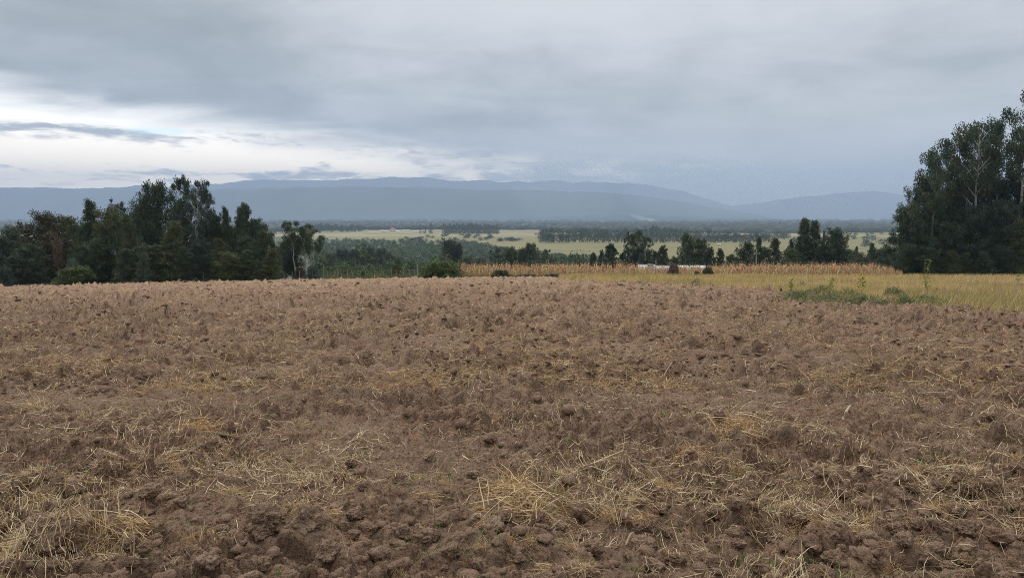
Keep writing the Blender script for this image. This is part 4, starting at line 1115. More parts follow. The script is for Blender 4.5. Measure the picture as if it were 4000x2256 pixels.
weed_plant(3248, 1086, 1150, 6, (0.28, 0.30, 0.05), False, 'thin yellow-topped weed in the green weeds')
weed_plant(3975, 1072, 1110, 8, (0.10, 0.20, 0.05), False, 'small green plant in the grass near the right edge')
weed_plant(2722, 1086, 1112, 16, (0.10, 0.16, 0.05), False, 'leafy green weed at the edge of grass and soil below the leafless bush')

# ------------------------------------------------------------------ fence, poles
def post_mesh(seed, sides=6):
    q = np.random.default_rng(seed); z = np.linspace(0, 1, 5)
    P = np.stack([0.02 * q.normal(size=5) * z, 0.02 * q.normal(size=5) * z, z], 1)
    V, F = tube(P, [0.05, 0.047, 0.045, 0.044, 0.038], sides)
    mb = MB(); mb.add(V, F, (0.30, 0.26, 0.20)); n = len(V)
    mb.add(V[-sides:], np.array([[0, 1, 2, 3], [0, 3, 4, 5]]), (0.34, 0.30, 0.23))
    return mb.mesh('fence_post', M_wood, True)
PM = [post_mesh(i) for i in range(4)]
fx = [470, 535, 600, 672, 735, 795, 850, 905, 935, 985, 1012, 1045, 1083, 1105, 1140, 1170, 1197, 1222, 1245, 1278, 1307, 1319, 1336, 1356, 1378, 1408, 1430, 1465, 1496, 1530, 1550, 1575, 1600, 1618]
fe = ob('wire_fence', None, None, ground_px(470, 95)); tag(fe, 'wire fence on thin crooked wooden posts along the far field edge', 'fence')
ox, oy, oz = fe.location
r = np.random.default_rng(9); tops = []
for i, Xp in enumerate(fx):
    u_ = ray(Xp, 1090)[0]; d = float(field_D(np.array(u_))) + 1.2
    x, y, zg = ground_px(Xp, d); h = 1.05 + 0.35 * r.random()
    o = ob('post', PM[i % 4], fe, (x - ox, y - oy, zg - oz - 0.1), r.random() * 6, (1, 1, h + 0.1)); o.rotation_euler = (r.normal() * 0.06, r.normal() * 0.06, r.random() * 6)
    tops.append((x - ox, y - oy, zg - oz))
T = np.array(tops)
for hgt in (0.35, 0.68, 1.0):
    V, F = tube(T + np.array([0, 0, hgt]), 0.006, 3); mb = MB(); mb.add(V, F, (0.25, 0.25, 0.24)); ob('wire', mb.mesh('wire', M_wood), fe)
def pole(X, Yt, d, rad, label, arm=False):
    x, y, zg = ground_px(X, d); H = at(X, Yt, d)[2] - zg
    z = np.linspace(0, H, 6); P = np.stack([0.02 * np.sin(z), z * 0.01, z], 1); V, F = tube(P, np.linspace(rad, rad * 0.75, 6), 8)
    mb = MB(); mb.add(V, F, (0.36, 0.35, 0.32)); mb.add(V[-8:], np.array([[0, 1, 2, 3], [0, 3, 4, 7], [4, 5, 6, 7]]), (0.36, 0.35, 0.32))
    if arm:
        e = ob('power_pole', None, None, (x, y, zg)); tag(e, label, 'pole')
        ob('shaft', mb.mesh('pole_shaft', M_wood, True), e)
        m2 = MB(); m2.add(*box(-0.55, 0.55, -0.12 - rad, -rad - 0.01, H - 0.75, H - 0.63), (0.3, 0.28, 0.24)); ob('crossarm', m2.mesh('crossarm', M_wood), e)
        for q in (-0.45, 0.0, 0.45):
            m3 = MB(); V, F = tube(np.array([[q, -0.06 - rad, H - 0.63], [q, -0.06 - rad, H - 0.55], [q, -0.06 - rad, H - 0.45]]), [0.03, 0.05, 0.02], 6); m3.add(V, F, (0.5, 0.5, 0.48)); ob('insulator', m3.mesh('insulator', M_wood, True), e)
        return (x, y, zg + H - 0.5)
    o = ob('utility_pole', mb.mesh('utility_pole', M_wood, True), None, (x, y, zg)); tag(o, label, 'pole'); return (x, y, zg + H - 0.1)
p1 = pole(1265, 1034, 101.5, 0.07, 'pale wooden pole, leftmost of the row along the fence')
p2 = pole(1631, 1033, 103, 0.07, 'slim dark pole left of the wide light-green bush')
p3 = pole(2142, 1014, 125, 0.10, 'pale pole rising from the maize left of the ragged cypress')
p4 = pole(2561, 1011, 125, 0.10, 'pale pole beside the white roofs')
p5 = pole(2952, 975, 125, 0.13, 'tall pale power pole with a crossarm above the maize', True)
t = np.linspace(0, 1, 9)
for a, b, lab in ((p1, p2, 'thin sagging wire between the two poles by the fence'), (p2, p3, 'thin wire from the slim dark pole to the maize pole'), (p3, p4, 'thin sagging wire between the two poles behind the maize'), (p4, p5, 'thin wire running up to the crossarm pole')):
    a = np.array(a); b = np.array(b); P = a * (1 - t[:, None]) + b * t[:, None]; P[:, 2] -= 4 * 0.4 * t * (1 - t)
    V, F = tube(P, 0.012, 3); mb = MB(); mb.add(V, F, (0.08, 0.08, 0.08)); o = ob('overhead_wire', mb.mesh('overhead_wire', M_wood)); tag(o, lab, 'wire')
# stub in the grass
hx, hy = hit(3049, 1150); mb = MB(); V, F = tube(np.array([[0, 0, 0], [0.01, 0, 0.2], [0.03, 0, 0.36]]), [0.07, 0.065, 0.05], 7); mb.add(V, F, (0.12, 0.09, 0.06))
o = ob('tree_stump', mb.mesh('tree_stump', M_wood, True), None, (hx, hy, float(base_z(hx, hy)))); tag(o, 'short dark broken stump at the front of the dry grass', 'stump')

# ------------------------------------------------------------------ buildings
def gable(name, X0, X1, Yt, Yb, d, wallc, roofc, label, depth=8.0, hip=False, wins=0, cat='building', group=None, flat=False):
    if d > 500:
        for _ in range(12):
            zz_ = float(base_z(ray((X0 + X1) / 2, Yb)[0] * d, d)); d = 0.5 * d + 0.5 * (zz_ - EYE) / ray((X0 + X1) / 2, Yb)[1]
    x0 = ray(X0, 900)[0] * d; x1 = ray(X1, 900)[0] * d; zb = at((X0 + X1) / 2, Yb, d)[2]; zt = at((X0 + X1) / 2, Yt, d)[2]
    zg = float(base_z((x0 + x1) / 2, d)); W = x1 - x0; H = zt - zg; zw = H * (0.55 if not flat else 0.72)
    e = ob(name, None, None, ((x0 + x1) / 2, d, zg)); tag(e, label, cat, group)
    m = MB(); m.add(*box(-W / 2, W / 2, 0, depth, -1.0, zw), wallc); ob('wall', m.mesh('wall', M_paint), e)
    ov = 0.35; hx_ = W / 2 + ov; k = hx_ - (depth * 0.5 if hip else 0)
    th = 0.12
    V = np.array([(-hx_, -ov, zw), (hx_, -ov, zw), (hx_, depth + ov, zw), (-hx_, depth + ov, zw), (-k, depth / 2, H), (k, depth / 2, H)])
    m = MB(); m.add(V + (0, 0, 0.004), np.array([(0, 1, 5, 4), (2, 3, 4, 5)]), roofc); m.add(V + (0, 0, 0.004), np.array([(1, 2, 5), (3, 0, 4)]), roofc)
    m.add(V[:4] - (0, 0, th), np.array([(3, 2, 1, 0)]), roofc)
    Vs = np.concatenate([V[:4] + (0, 0, 0.004), V[:4] - (0, 0, th)]); m.add(Vs, np.array([(0, 4, 5, 1), (1, 5, 6, 2), (2, 6, 7, 3), (3, 7, 4, 0)]), roofc)
    ob('roof', m.mesh('roof', M_paint), e)
    for i in range(wins):
        xc = -W / 2 + W * (i + 0.5) / wins; ww = min(0.8, W / wins * 0.3); m = MB()
        m.add(*box(xc - ww, xc + ww, -0.05, 0.02, zw * 0.35, zw * 0.75), (0.05, 0.06, 0.07)); ob('window', m.mesh('window', M_paint), e)
    return e
WH = (0.74, 0.74, 0.72); RD = (0.34, 0.13, 0.09); GR = (0.45, 0.46, 0.46)
gable('farm_shed', 2512, 2570, 1038, 1046, 131, GR, (0.62, 0.63, 0.64), 'left end white-roofed shed behind the maize', 5, wins=2, group='white-roofed sheds behind the maize')
gable('farm_shed', 2570, 2690, 1042, 1047, 134, GR, (0.66, 0.67, 0.69), 'long middle white-roofed shed behind the maize', 5, wins=4, group='white-roofed sheds behind the maize')
gable('farm_shed', 2668, 2768, 1040, 1047, 137, GR, (0.66, 0.67, 0.69), 'right end white-roofed shed behind the maize', 6, wins=3, group='white-roofed sheds behind the maize')
e = ob('water_tank', None, None, at(2543, 1048, 129)); tag(e, 'grey block structure standing on the roof line of the left white shed', 'tank')
m = MB(); m.add(*box(-0.55, 0.55, -0.45, 0.45, -2.0, 0.55), (0.42, 0.42, 0.40)); ob('block', m.mesh('block', M_paint), e)
m = MB(); m.add(*box(-0.62, 0.25, -0.5, 0.5, 0.553, 0.78), (0.36, 0.36, 0.34)); ob('cap', m.mesh('cap', M_paint), e)
gable('greenhouse', 1344, 1395, 898, 903, 1850, WH, (0.68, 0.68, 0.64), 'long white greenhouse in the middle of the far meadow rim', 14, flat=True, wins=0, group='white greenhouses')
gable('greenhouse', 1610, 1658, 900, 906, 1800, (0.6, .6, .56), (0.66, 0.65, 0.58), 'cream greenhouse right of the red-roofed house', 14, flat=True, group='white greenhouses')
gable('greenhouse', 1266, 1293, 901, 904, 1850, GR, (0.6, 0.6, 0.58), 'small white greenhouse at the left end of the meadow rim', 10, flat=True, group='white greenhouses')
gable('greenhouse', 1398, 1435, 901, 904, 1880, (0.3, .3, .28), (0.30, 0.30, 0.29), 'dull grey greenhouse beside the long white one', 10, flat=True, group='white greenhouses')
gable('greenhouse', 1570, 1600, 896, 901, 1860, WH, (0.45, 0.45, 0.43), 'short pale shed between the red-roofed house and the cream greenhouse', 10, flat=True, group='white greenhouses')
gable('farmhouse', 1521, 1545, 889, 905, 1820, WH, RD, 'two-storey white house with a red roof on the meadow rim', 12, hip=True, wins=4)
gable('farm_shed', 1490, 1512, 901, 906, 1810, GR, (0.5, 0.5, 0.5), 'low grey shed left of the red-roofed white house', 8, wins=2)
gable('farm_shed', 1548, 1560, 900, 905, 1815, GR, (0.7, 0.7, 0.7), 'small pale shed just right of the red-roofed white house', 8, wins=1)
gable('farmhouse', 2088, 2116, 908, 917, 1350, (0.45, 0.42, 0.36), (0.38, 0.13, 0.11), 'long house with a pinkish red roof before the wood belt', 9, wins=3)
gable('farm_shed', 2804, 2819, 952, 956, 900, GR, (0.55, 0.55, 0.55), 'white shed out on the meadow right of centre', 6, wins=1)
gable('farm_shed', 2748, 2768, 923, 928, 1240, (0.5, .4, .3), (0.50, 0.32, 0.22), 'brown-roofed shed in a gap of the wood belt', 6, wins=1)
gable('farm_shed', 2980, 2990, 921, 925, 1250, WH, (0.80, 0.80, 0.80), 'small white shed on the right of the wood belt', 6, wins=1)

# ------------------------------------------------------------------ clods
def clod_mesh(seed, sub=5):
    bm = bmesh.new(); bmesh.ops.create_icosphere(bm, subdivisions=sub, radius=1)
    V = np.array([v.co[:] for v in bm.verts]); F = np.array([[v.index for v in f.verts] for f in bm.faces]); bm.free()
    q = np.random.default_rng(seed); o = q.random(3) * 50
    r0 = 1 + 0.75 * fb3(V * 1.0 + o, 2, seed)
    # broken faces
    for _ in range(5):
        nrm = unit(q.normal(size=3)); cut = 0.62 + 0.3 * q.random(); dd = (V * r0[:, None]) @ nrm
        r0 = np.where(dd > cut, r0 * (cut + (dd - cut) * 0.2) / np.maximum(dd, 1e-3), r0)
    cv = lambda f, q_: np.abs(vn3(V * f + o + 0.15 * vn3(V * f * 2 + o, q_ + 40)[:, None], q_)) * 2
    r0 = r0 + 0.30 * fb3(V * 2.2 + o, 3, seed + 5) + 0.20 * cv(2.3, seed + 9) + 0.15 * cv(4.6, seed + 10) + 0.10 * cv(9.5, seed + 11) + 0.06 * cv(19, seed + 12) + 0.03 * cv(36, seed + 14) - 0.25
    V = V * r0[:, None] * np.array([1.0, 0.88, 0.72])
    return V, F
CL = [clod_mesh(300 + i, 6 if i < 3 else 5) for i in range(10)]
CLM = [mk('soil_clod', V, F, M_clod, None, True) for V, F in CL]
CS = [clod_mesh(400 + i, 1) for i in range(6)]
CM = [clod_mesh(450 + i, 2) for i in range(6)]
def clod(X, Y, hw, i, label, group=None, big=None):
    x, y = hit(X, Y); s = hw * math.hypot(y, EYE) / FPX
    z = float(base_z(x, y)) + float(plough(np.array([x]), np.array([y]), False)[0])
    CZ[(x, y)] = z - float(base_z(x, y)); q = random.Random(i)
    o = ob('soil_clod', CLM[i % 10], None, (x, y, z + s * 0.42), 0, (s, s, s * 1.05)); o.rotation_euler = (q.uniform(-.4, .4), q.uniform(-.4, .4), q.uniform(0, 6.28))
    tag(o, label, 'clod', group or 'soil clods'); return x, y, s
random.seed(4)
placed = []; CZ = {}
for i, a in enumerate([
    (1037, 2105, 98, 'largest straw-specked clod in the front left, beside a second big one'),
    (1213, 2115, 64, 'big dark clod right next to the largest front left one'),
    (206, 2165, 112, 'wide low mound of a clod in the lower left corner'),
    (713, 2010, 30, 'upright smooth clod with a white split straw on it'),
    (295, 1935, 42, 'clod under the pale straw tuft on the left'),
    (406, 1508, 27, 'round dark clod far back on the left'),
    (795, 1755, 55, 'broad slanting clod behind the upright small straw tuft'),
    (465, 2222, 36, 'rounded clod at the lower edge left of the straw heap'),
    (700, 2215, 33, 'cracked clod at the lower edge between straws'),
    (807, 2192, 42, 'pale-topped clod at the lower edge near the big clods'),
    (590, 2168, 34, 'flat-topped clod below the leaning straw fan'),
    (1565, 1897, 37, 'round knobbly clod alone on a smooth patch'),
    (1753, 1596, 36, 'dark pyramid-shaped clod in the middle distance'),
    (1918, 2103, 52, 'clod below the big straw heap'),
    (1960, 2156, 42, 'square-faced clod under the big straw heap'),
    (2266, 2225, 92, 'largest clod at the bottom centre'),
    (2513, 2122, 46, 'tall clod with a black hollow beneath it'),
    (2295, 2022, 56, 'crumbly clod right of the big straw heap'),
    (1865, 2216, 29, 'fist-sized clod at the bottom edge left of centre'),
    (3112, 2040, 84, 'big reddish clod with a black underside'),
    (3760, 1892, 56, 'boulder-like pale round clod on the right'),
    (3850, 1930, 48, 'crumbling clod right of the boulder-like one'),
    (3253, 2210, 50, 'front clod, left of a pair at the lower right'),
    (3365, 2222, 46, 'front clod, right of a pair at the lower right'),
    (3766, 2170, 50, 'cracked clod near the lower right corner'),
    (2747, 2210, 58, 'clod with a hollow underneath at the bottom edge'),
    (3230, 2150, 46, 'smooth-topped clod above the lower right pair'),
    (3520, 1900, 62, 'loose crumbling pile of soil left of the boulder-like clod'),
    (3400, 2160, 60, 'long flat clod right of the smooth-topped one'),
    (3250, 1905, 30, 'lone clod near the rooted straw tuft'),
    (2650, 1650, 22, 'little round clod standing up in the middle right'),
    (200, 1905, 26, 'small clod near the left edge under pale straw'),
    (2100, 2060, 34, 'clod sunk in shadow under the straw heap'),
    (3620, 2080, 40, 'clod in the right front rubble of soil'),
    (3900, 2100, 50, 'clod at the right edge of the front rubble'),
]):
    x, y, s = clod(a[0], a[1], a[2], i, a[3]); placed.append((x, y, s))
for i in range(262):
    for _ in range(20):
        if random.random() < 0.6: X_, Y_ = random.uniform(-60, 4060), random.uniform(1980, 2330)
        elif random.random() < 0.5: X_, Y_ = random.triangular(2300, 4100, 3600), random.uniform(1850, 2330)
        else: X_, Y_ = random.uniform(-60, 4060), random.uniform(1560, 2100)
        x, y = hit(X_, Y_); hw = random.uniform(14, 44) * (0.45 + 0.75 * (Y_ - 1500) / 750); s = hw * math.hypot(y, EYE) / FPX
        if all((x - a) ** 2 + (y - b) ** 2 > ((s + c) * 0.8) ** 2 for a, b, c in placed): break
    if s < 0.05: lab, g = 'egg-sized brown crumb of soil lying among the front clods', 'small soil crumbs'
    else: lab, g = 'fist-sized rough brown clod lying loose on the ploughed soil', 'fist-sized soil clods'
    clod(X_, Y_, hw, i, lab, g); placed.append((x, y, s))
def far_clods():
    mb = MB(); r = np.random.default_rng(67); N = 8500
    inv = r.uniform(1 / 97, 1 / 9.0, N); d = 1 / inv; u = r.uniform(-0.85, 0.85, N); k = d < field_D(u) - 1; x = u * d; y = d
    X = 2000 + u * FPX * 0.9946; a0 = (front_row(X) - 840) / FPX; kk = edge_angle(u) - EYE / field_D(u); k &= d < np.where(X > 2200, EYE / (a0 * 1.012 - kk), 200)
    k &= fb2(x / 2.0, y / 2.6, 3, 83) > -0.16; x, y, d = x[k], y[k], d[k]
    z = soil_z(x, y); s = r.lognormal(0, 0.35, len(x)) * (0.020 + 0.0023 * d)
    for i in range(len(x)):
        V, F = CS[i % 6]; a = r.random() * 6.28; c_, s_ = math.cos(a), math.sin(a); V = V * np.array([1.2, 1.0, 0.8]) * r.uniform(0.55, 1.3, (len(V), 1))
        W = V * s[i]; W = np.stack([W[:, 0] * c_ - W[:, 1] * s_ + x[i], W[:, 0] * s_ + W[:, 1] * c_ + y[i], W[:, 2] + z[i] - s[i] * 0.05], 1)
        mb.add(W, F)
    o = ob('far_clods', mb.mesh('far_clods', M_dark, False)); tag(o, kind='stuff', label='turned dark clods over the middle and far part of the ploughed field')
M_dark, t_, b_ = newmat('moist_clod'); c_ = mixc(t_, noise(t_, pos(t_), 1.3, 4, 0.6).ss(0.4, 0.6), (0.135, 0.082, 0.055), (0.225, 0.140, 0.092)); t_.links.new(c_, b_.inputs['Base Color'])
far_clods()
def crumbs():
    mb = MB(); r = np.random.default_rng(66); N = 4500
    inv = r.uniform(1 / 18, 1 / 2.3, N); d = 1 / inv; u = r.uniform(-0.85, 0.85, N); x = u * d; y = d
    g = fb2(x / 1.4, y / 1.4, 3, 81) > -0.12; x, y, d = x[g], y[g], d[g]
    z = soil_z(x, y); s = r.lognormal(0, 0.45, len(x)) * 0.019 * (1 + d * 0.06)
    for i in range(len(x)):
        V, F = (CM if d[i] < 5.5 and s[i] > 0.03 else CS)[i % 6]; a = r.random() * 6.28; c_, s_ = math.cos(a), math.sin(a)
        W = V * s[i]; W = np.stack([W[:, 0] * c_ - W[:, 1] * s_ + x[i], W[:, 0] * s_ + W[:, 1] * c_ + y[i], W[:, 2] * 0.8 + z[i] - s[i] * 0.1], 1)
        mb.add(W, F)
    o = ob('soil_crumbs', mb.mesh('soil_crumbs', M_clod, False)); tag(o, kind='stuff', label='loose crumbs of brown soil strewn over the ploughed field')
crumbs()

# ------------------------------------------------------------------ straw
STR = np.array([(0.62, 0.455, 0.245), (0.70, 0.54, 0.31), (0.47, 0.32, 0.16), (0.32, 0.205, 0.105), (0.80, 0.66, 0.42)])
def straw_cols(n, r, k=1.0): return STR[r.integers(0, 5, n)] * r.uniform(0.6, 1.15, (n, 1)) * k
def soil_top(x, y):
    z = soil_z(x, y); bz = z.copy()
    for (cx, cy_, cs) in placed:
        q = ((x - cx) ** 2 + (y - cy_) ** 2) / (cs * cs * 0.9)
        m = q < 1
        if m.any(): z[m] = np.maximum(z[m], bz[m] * 0 + float(base_z(cx, cy_)) + CZ[(cx, cy_)] + cs * (0.42 + 0.72 * np.sqrt(1 - q[m])))
    return z
def loose_straw():
    r = np.random.default_rng(91)
    # near: long bent strips that follow the relief
    N = 150000
    inv = r.uniform(1 / 26, 1 / 2.2, N); d = 1 / inv; u = r.uniform(-0.9, 0.9, N); x = u * d; y = d
    m = 0.62 * fb2(x / 0.9, y / 0.7, 4, 95) + 0.06 * fb2(x / 5, y / 3, 2, 96) + r.normal(size=N) * 0.12
    g = (m > 0.075) & (r.random(N) < np.clip(0.35 + (d - 2.4) * 0.25, 0.35, 1)); x, y, d = x[g], y[g], d[g]; n = len(x)
    L = r.lognormal(0, 0.6, n) * 0.058 * (1 + d * 0.03); a = r.random(n) * 6.28
    a = np.where(r.random(n) < 0.6, fb2(x / 0.6, y / 0.6, 2, 97) * 7 + r.normal(size=n) * 0.35, a)
    dx, dy = np.cos(a) * L / 2, np.sin(a) * L / 2
    z0 = soil_top(x - dx, y - dy); z1 = soil_top(x + dx, y + dy); zc = soil_top(x, y); zm = (z0 + z1) / 2; z0 = np.maximum(z0, zm - 0.22 * L) ; z1 = np.clip(z1, z0 - 0.45 * L, z0 + 0.45 * L)
    lift = r.exponential(0.012, n)
    P0 = np.stack([x - dx, y - dy, z0 + 0.003], 1); P2 = np.stack([x + dx, y + dy, z1 + 0.003 + lift * 2.2], 1)
    P1 = np.stack([x + r.normal(size=n) * L * .15, y + r.normal(size=n) * L * .15, np.maximum(zc + 0.004, (z0 + z1) / 2) + lift], 1)
    w = (0.0006 + 0.00026 * d) * r.uniform(0.6, 1.5, n)
    sd_ = np.stack([-np.sin(a), np.cos(a), r.normal(size=n) * 0.6], 1); sd_ = unit(sd_) * w[:, None]
    V = np.stack([P0 - sd_, P0 + sd_, P1 - sd_, P1 + sd_, P2 - sd_ * .5, P2 + sd_ * .5], 1).reshape(-1, 3)
    f = np.array([(0, 1, 3, 2), (2, 3, 5, 4)]); F = (np.arange(n)[:, None, None] * 6 + f[None]).reshape(-1, 4)
    o = ob('loose_straw', mk('loose_straw', V, F, M_straw, np.repeat(straw_cols(n, r), 6, 0))); tag(o, kind='stuff', label='loose pale straw stalks scattered over the brown soil')
    # further off: short stubble standing and lying
    N = 100000
    inv = r.uniform(1 / 99, 1 / 9, N) ; d = 1 / inv; u = r.uniform(-0.85, 0.85, N); D = field_D(u)
    g = d < D; 
    X = 2000 + u * FPX * 0.9946; a0 = (front_row(X) - 840) / FPX; k = edge_angle(u) - EYE / D; d0 = np.where(X > 2200, EYE / (a0 * 1.012 - k), 200); g &= d < d0
    x = u * d; y = d; m = fb2(x / 1.2, y / 1.8, 4, 98) + 0.2 * fb2(x / 11, y / 9, 2, 99) + r.normal(size=N) * 0.10; g &= m > -0.08
    x, y, d = x[g], y[g], d[g]; n = len(x)
    P = np.stack([x, y, soil_z(x, y)], 1); D3 = unit(np.stack([r.normal(size=n), r.normal(size=n) * 0.7, np.abs(r.normal(size=n)) * 0.45], 1))
    V, F, k = ribbons(P, D3, r.lognormal(0, 0.4, n) * (0.09 + d * 0.0022), 0.004 + 0.00062 * d, 0.12, 1)
    o = ob('far_stubble', mk('far_stubble', V, F, M_straw, np.repeat(straw_cols(n, r, np.array([0.97, 0.90, 0.78])), k, 0))); tag(o, kind='stuff', label='pale stubble over the farther part of the ploughed field')
loose_straw()

def tuft_mesh(seed, style):
    q = np.random.default_rng(seed); global rng; keep = rng; rng = q
    n = {'fan': 60, 'upright': 42, 'heap': 210, 'flat': 90}[style]
    az = q.random(n) * 6.28
    P = np.stack([q.normal(size=n) * 0.10, q.normal(size=n) * 0.10, np.zeros(n)], 1)
    if style == 'fan': D = np.stack([-0.75 + q.normal(size=n) * 0.45, q.normal(size=n) * 0.35, 0.75 + q.random(n) * 0.4], 1)
    elif style == 'upright': D = np.stack([q.normal(size=n) * 0.28, q.normal(size=n) * 0.28, np.ones(n)], 1)
    elif style == 'heap':
        P = np.stack([q.normal(size=n) * 0.30, q.normal(size=n) * 0.28, np.zeros(n)], 1); P[:, 2] = np.exp(-(P[:, 0] ** 2 + P[:, 1] ** 2) * 6) * q.random(n) * 0.55
        D = np.stack([q.normal(size=n), q.normal(size=n), q.normal(size=n) * 0.55 + 0.1], 1)
    else:
        P[:, :2] *= 2.2; P[:, 2] = q.random(n) * 0.10; D = np.stack([1.0 + q.normal(size=n) * 0.4, q.normal(size=n) * 0.5, 0.18 + q.normal(size=n) * 0.2], 1)
    D = unit(D); L = q.uniform(0.35, 1.0, n) * (0.8 if style in ('heap',) else 1.0)
    V, F, k = ribbons(P, D, L, q.uniform(0.010, 0.022, n), q.uniform(0.0, 0.45, n), 4, None, 0.4)
    V = V.reshape(n, k, 3); V[..., 2] = np.where(V[..., 2] < -0.05, -0.05, V[..., 2]); 
    V[:, 4:, :2] += (q.normal(size=(n, 1, 2)) * 0.03)
    tone = STR[q.integers(0, 5, n)] * q.uniform(0.7, 1.15, (n, 1))
    me = mk('straw_tuft', V.reshape(-1, 3), F, M_tuft, np.repeat(tone, k, 0)); rng = keep; return me
M_tuft = vcol_material('straw_tuft', 0.7, 0.15, True)
STY = ['fan', 'upright', 'heap', 'flat']
TM = {s: [tuft_mesh(500 + 10 * j + i, s) for i in range(4)] for j, s in enumerate(STY)}
def tuft(X, Y, sizepx, style, i, label, group, colr=(1, 1, 1), mirror=False, rz=None):
    x, y = hit(X, Y); s = sizepx * math.hypot(y, EYE) / FPX
    z = float(soil_top(np.array([x]), np.array([y]))[0]) - 0.015
    q = random.Random(i * 7 + 1)
    o = ob('straw_tuft', TM[style][i % 4], None, (x, y, z), 0, (-s if mirror else s, s, s * q.uniform(0.85, 1.1)))
    o.rotation_euler = (q.uniform(-.15, .15), q.uniform(-.15, .15), rz if rz is not None else q.uniform(-0.5, 0.5) + (3.14 if q.random() < 0.3 else 0)); o.color = tuple(0.45 + 0.55 * q_ for q_ in colr) + (1,)
    tag(o, label, 'straw tuft', group)
RUST = (1.0, 0.78, 0.60)
for i, a in enumerate([
    (2045, 2010, 175, 'heap', (1, .9, .75), 'biggest straw heap near the bottom centre'),
    (1985, 1935, 120, 'heap', (1, .85, .65), 'upper rusty part of the biggest straw heap'),
    (400, 2120, 150, 'fan', (1.05, 1, .95), 'pale straw fan leaning left in the front left'),
    (480, 2110, 130, 'heap', (1, .9, .75), 'straw heap at the foot of the pale leaning fan'),
    (790, 1680, 110, 'heap', (1, .74, .52), 'large rusty straw tuft in the left middle'),
    (820, 1545, 75, 'upright', (1.0, .95, .75), 'pale green-tinged tuft behind the rusty one'),
    (866, 1768, 62, 'upright', (1, .95, .8), 'small upright brush of straw'),
    (883, 1925, 150, 'flat', (1, .95, .8), 'long flattened swath of straw on the left'),
    (153, 1585, 95, 'fan', (1.05, 1, .95), 'whitish straw fan near the left edge'),
    (271, 1890, 85, 'upright', (1.1, 1.08, 1.0), 'whitish spiky tuft perched on a clod'),
    (760, 2110, 100, 'upright', (1, .85, .65), 'straw tuft left of the largest front left clod'),
    (2877, 1700, 115, 'heap', (1, .8, .6), 'rooted rusty straw tuft right of centre'),
    (3290, 1690, 170, 'flat', (1.08, 1.05, 1), 'broad pale straw litter on the right'),
    (2872, 1850, 95, 'upright', (1, .9, .75), 'sparse upright stalks below the rooted tuft'),
    (3224, 1925, 60, 'flat', (1.05, 1, .9), 'root-like drooping straw bunch on the right'),
    (3820, 1830, 100, 'upright', (1, .88, .68), 'straw tuft above the boulder-like clod'),
    (3960, 1790, 70, 'upright', (1, .9, .7), 'straw tuft at the right edge'),
    (2400, 2060, 120, 'fan', (1, .92, .78), 'straw fan leaning over the clods right of the big heap'),
    (2160, 2200, 95, 'flat', (1.08, 1.02, .9), 'bent bunch of thick stalks at the bottom centre'),
    (1340, 2030, 120, 'flat', (1, .95, .8), 'swept straw bundle left of the big heap'),
    (1650, 1970, 110, 'flat', (1, .93, .75), 'arched straw bundle in the front centre'),
    (1700, 1550, 60, 'upright', (1, .62, .38), 'orange-brown tuft behind the dark pyramid clod'),
    (60, 2210, 110, 'fan', (1, .92, .78), 'straw fan in the lower left corner'),
    (2700, 1800, 65, 'heap', (1, .75, .5), 'orange-brown straw clump right of centre'),
    (3380, 2050, 110, 'upright', (1, .9, .7), 'straw tuft behind the smooth-topped clod'),
    (2700, 2060, 70, 'upright', (1, .8, .5), 'orange tuft beside the big reddish clod'),
    (3600, 2200, 90, 'flat', (1, .95, .8), 'straw litter near the lower right'),
    (2480, 2000, 80, 'upright', (1, .93, .78), 'narrow upright tuft right of the crumbly clod'),
    (1990, 2165, 60, 'upright', (1, .8, .6), 'short brown brush growing between two front clods'),
    (1230, 1740, 40, 'upright', (1, .65, .42), 'small orange-brown tuft in the left centre'),
]):
    tuft(a[0], a[1], a[2] * {'heap': 1.45, 'upright': 1.35, 'fan': 1.25, 'flat': 1.0}[a[3]], a[3], i, a[5], 'straw tufts', a[4], rz=0.0 if a[3] == 'fan' else None)
for i in range(270):
    if i < 120: X_, Y_ = random.uniform(-80, 4080), random.uniform(1820, 2320)
    elif i < 195: X_, Y_ = random.uniform(-80, 4080), random.uniform(1500, 1850)
    else: X_, Y_ = random.uniform(-80, 4080), 1200 + 500 * random.random() ** 1.1
    if Y_ < float(front_row(X_)) + 35 and X_ > 2200: Y_ += 140
    st_ = random.choice(['upright', 'flat', 'flat', 'heap', 'fan'])
    sz = random.uniform(34, 84) * (0.32 + 0.85 * (Y_ - 1150) / 1000)
    c_ = random.choice([(1, .95, .82), (1, .88, .7), (1.08, 1.04, .98), (1, .95, .8), (1, .76, .55)])
    tuft(X_, Y_, sz, st_, i, {'upright': 'short upright tuft of dry straw sticking out of the soil', 'flat': 'small flattened bunch of dry straw on the soil',
         'heap': 'small tangled heap of dry straw on the soil', 'fan': 'small straw fan leaning to one side on the soil'}[st_], st_ + ' straw tufts over the field', c_)
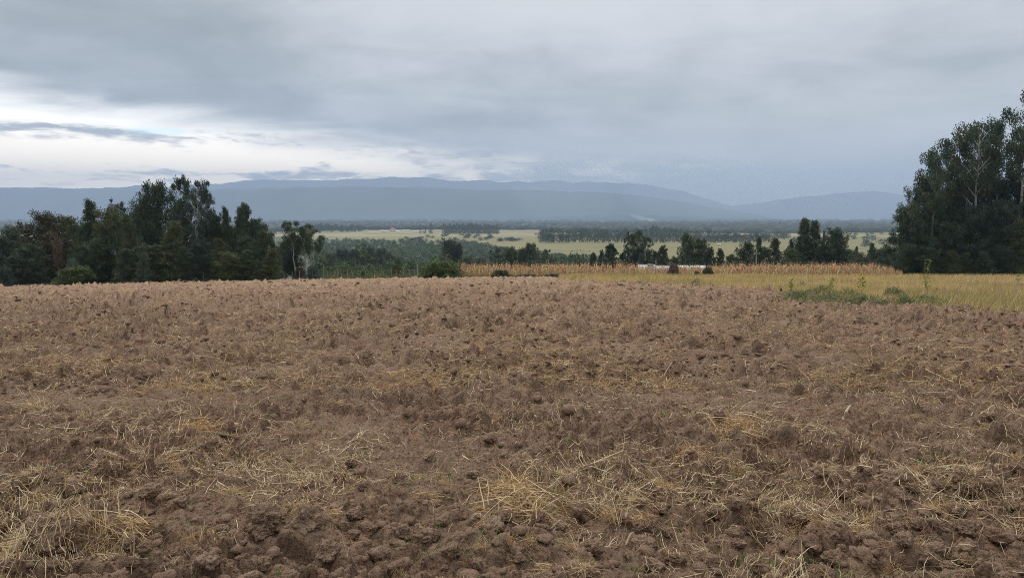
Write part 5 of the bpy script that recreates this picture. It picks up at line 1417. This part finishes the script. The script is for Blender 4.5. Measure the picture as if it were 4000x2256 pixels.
# green shoots
def shoots():
    r = np.random.default_rng(12); N = 150; d = 1 / r.uniform(1 / 40, 1 / 2.6, N); u = r.uniform(-0.75, 0.75, N)
    for (X, Y) in [(80, 1690), (160, 1800), (60, 2230), (640, 1700), (3400, 1330), (3450, 1335), (2850, 1320), (2960, 1310), (2230, 1605), (1530, 2150), (2220, 1745), (270, 1960)]:
        a, b = hit(X, Y); d = np.append(d, b); u = np.append(u, a / b)
    m = 16; cx = np.repeat(u * d, m); cyv = np.repeat(d, m); sp_ = np.repeat(0.02 + 0.006 * d, m)
    x = cx + r.normal(size=len(cx)) * sp_ * 1.4; y = cyv + r.normal(size=len(cx)) * sp_
    P = np.stack([x, y, soil_z(x, y)], 1); D = unit(np.stack([r.normal(size=len(x)) * .4, r.normal(size=len(x)) * .4, np.ones(len(x))], 1))
    V, F, k = ribbons(P, D, r.uniform(0.03, 0.10, len(x)), 0.003 + np.repeat(d, m) * 0.0006, 0.3, 2)
    c = np.array([[0.10, 0.20, 0.035]]) * r.uniform(0.7, 1.4, (len(x), 1))
    o = ob('green_shoots', mk('green_shoots', V, F, M_grass, np.repeat(c, k, 0))); tag(o, kind='stuff', label='fresh green grass shoots sprouting between the clods')
shoots()

# ------------------------------------------------------------------ maize stalk pieces
def stalk(X0, Y0, X1, Y1, rad, label, lift=0.03, c=(0.52, 0.42, 0.28), flat=False, cut=False):
    x0, y0 = hit(X0, Y0); x1, y1 = hit(X1, Y1)
    z = soil_z(np.array([x0, x1]), np.array([y0, y1]))
    A = np.array([x0, y0, z[0] + 0.02]); B = np.array([x1, y1, z[1] + 0.02 + lift]); O = (A + B) / 2
    t = np.linspace(0, 1, 7)[:, None]; P = A * (1 - t) + B * t - O; P[:, 2] += 0.02 * np.sin(t[:, 0] * 3.1)
    rr = rad * np.array([0.8, 1.0, 0.9, 1.1, 0.85, 0.95, 0.6])
    V, F = tube(P, rr * 0.7, 8); mb = MB(); mb.add(V, F, np.array(c) * 0.8)
    for e_ in (0, 6): mb.add(V[e_ * 8:e_ * 8 + 8], np.array([[0, 1, 2, 3], [0, 3, 4, 7], [4, 5, 6, 7]]), (0.3, 0.22, 0.14))
    o = ob('maize_stalk_piece', mb.mesh('maize_stalk_piece', M_wood, True), None, O); tag(o, label, 'stalk')
stalk(476, 1908, 484, 1886, 0.024, 'pale upright cut piece of maize stalk on the left', 0.02, (0.62, 0.55, 0.45))
stalk(2092, 1776, 2152, 1750, 0.010, 'straight pale stick of maize stalk in the centre', 0.02)
stalk(735, 1708, 920, 1688, 0.022, 'long flat weathered stalk under the rusty tuft', 0.02, (0.34, 0.27, 0.18))
stalk(900, 1690, 1035, 1658, 0.012, 'thin end of a weathered stalk right of the rusty tuft', 0.03, (0.40, 0.31, 0.2))
stalk(3290, 1650, 3320, 1615, 0.020, 'bleached forked stalk in the pale litter', 0.05, (0.62, 0.54, 0.40))
stalk(1920, 2060, 1965, 2052, 0.014, 'dark grey stick lying under the biggest heap', 0.01, (0.22, 0.18, 0.13))
stalk(1860, 1880, 1900, 1905, 0.012, 'flat pale leaf-like husk above the biggest heap', 0.02, (0.5, 0.43, 0.32))
stalk(2445, 2125, 2475, 2090, 0.008, 'short orange stub beside the tall clod', 0.03, (0.55, 0.42, 0.25))
print('OBJS', len(bpy.data.objects), 'tris', sum(len(m.polygons) * 2 for m in bpy.data.meshes))
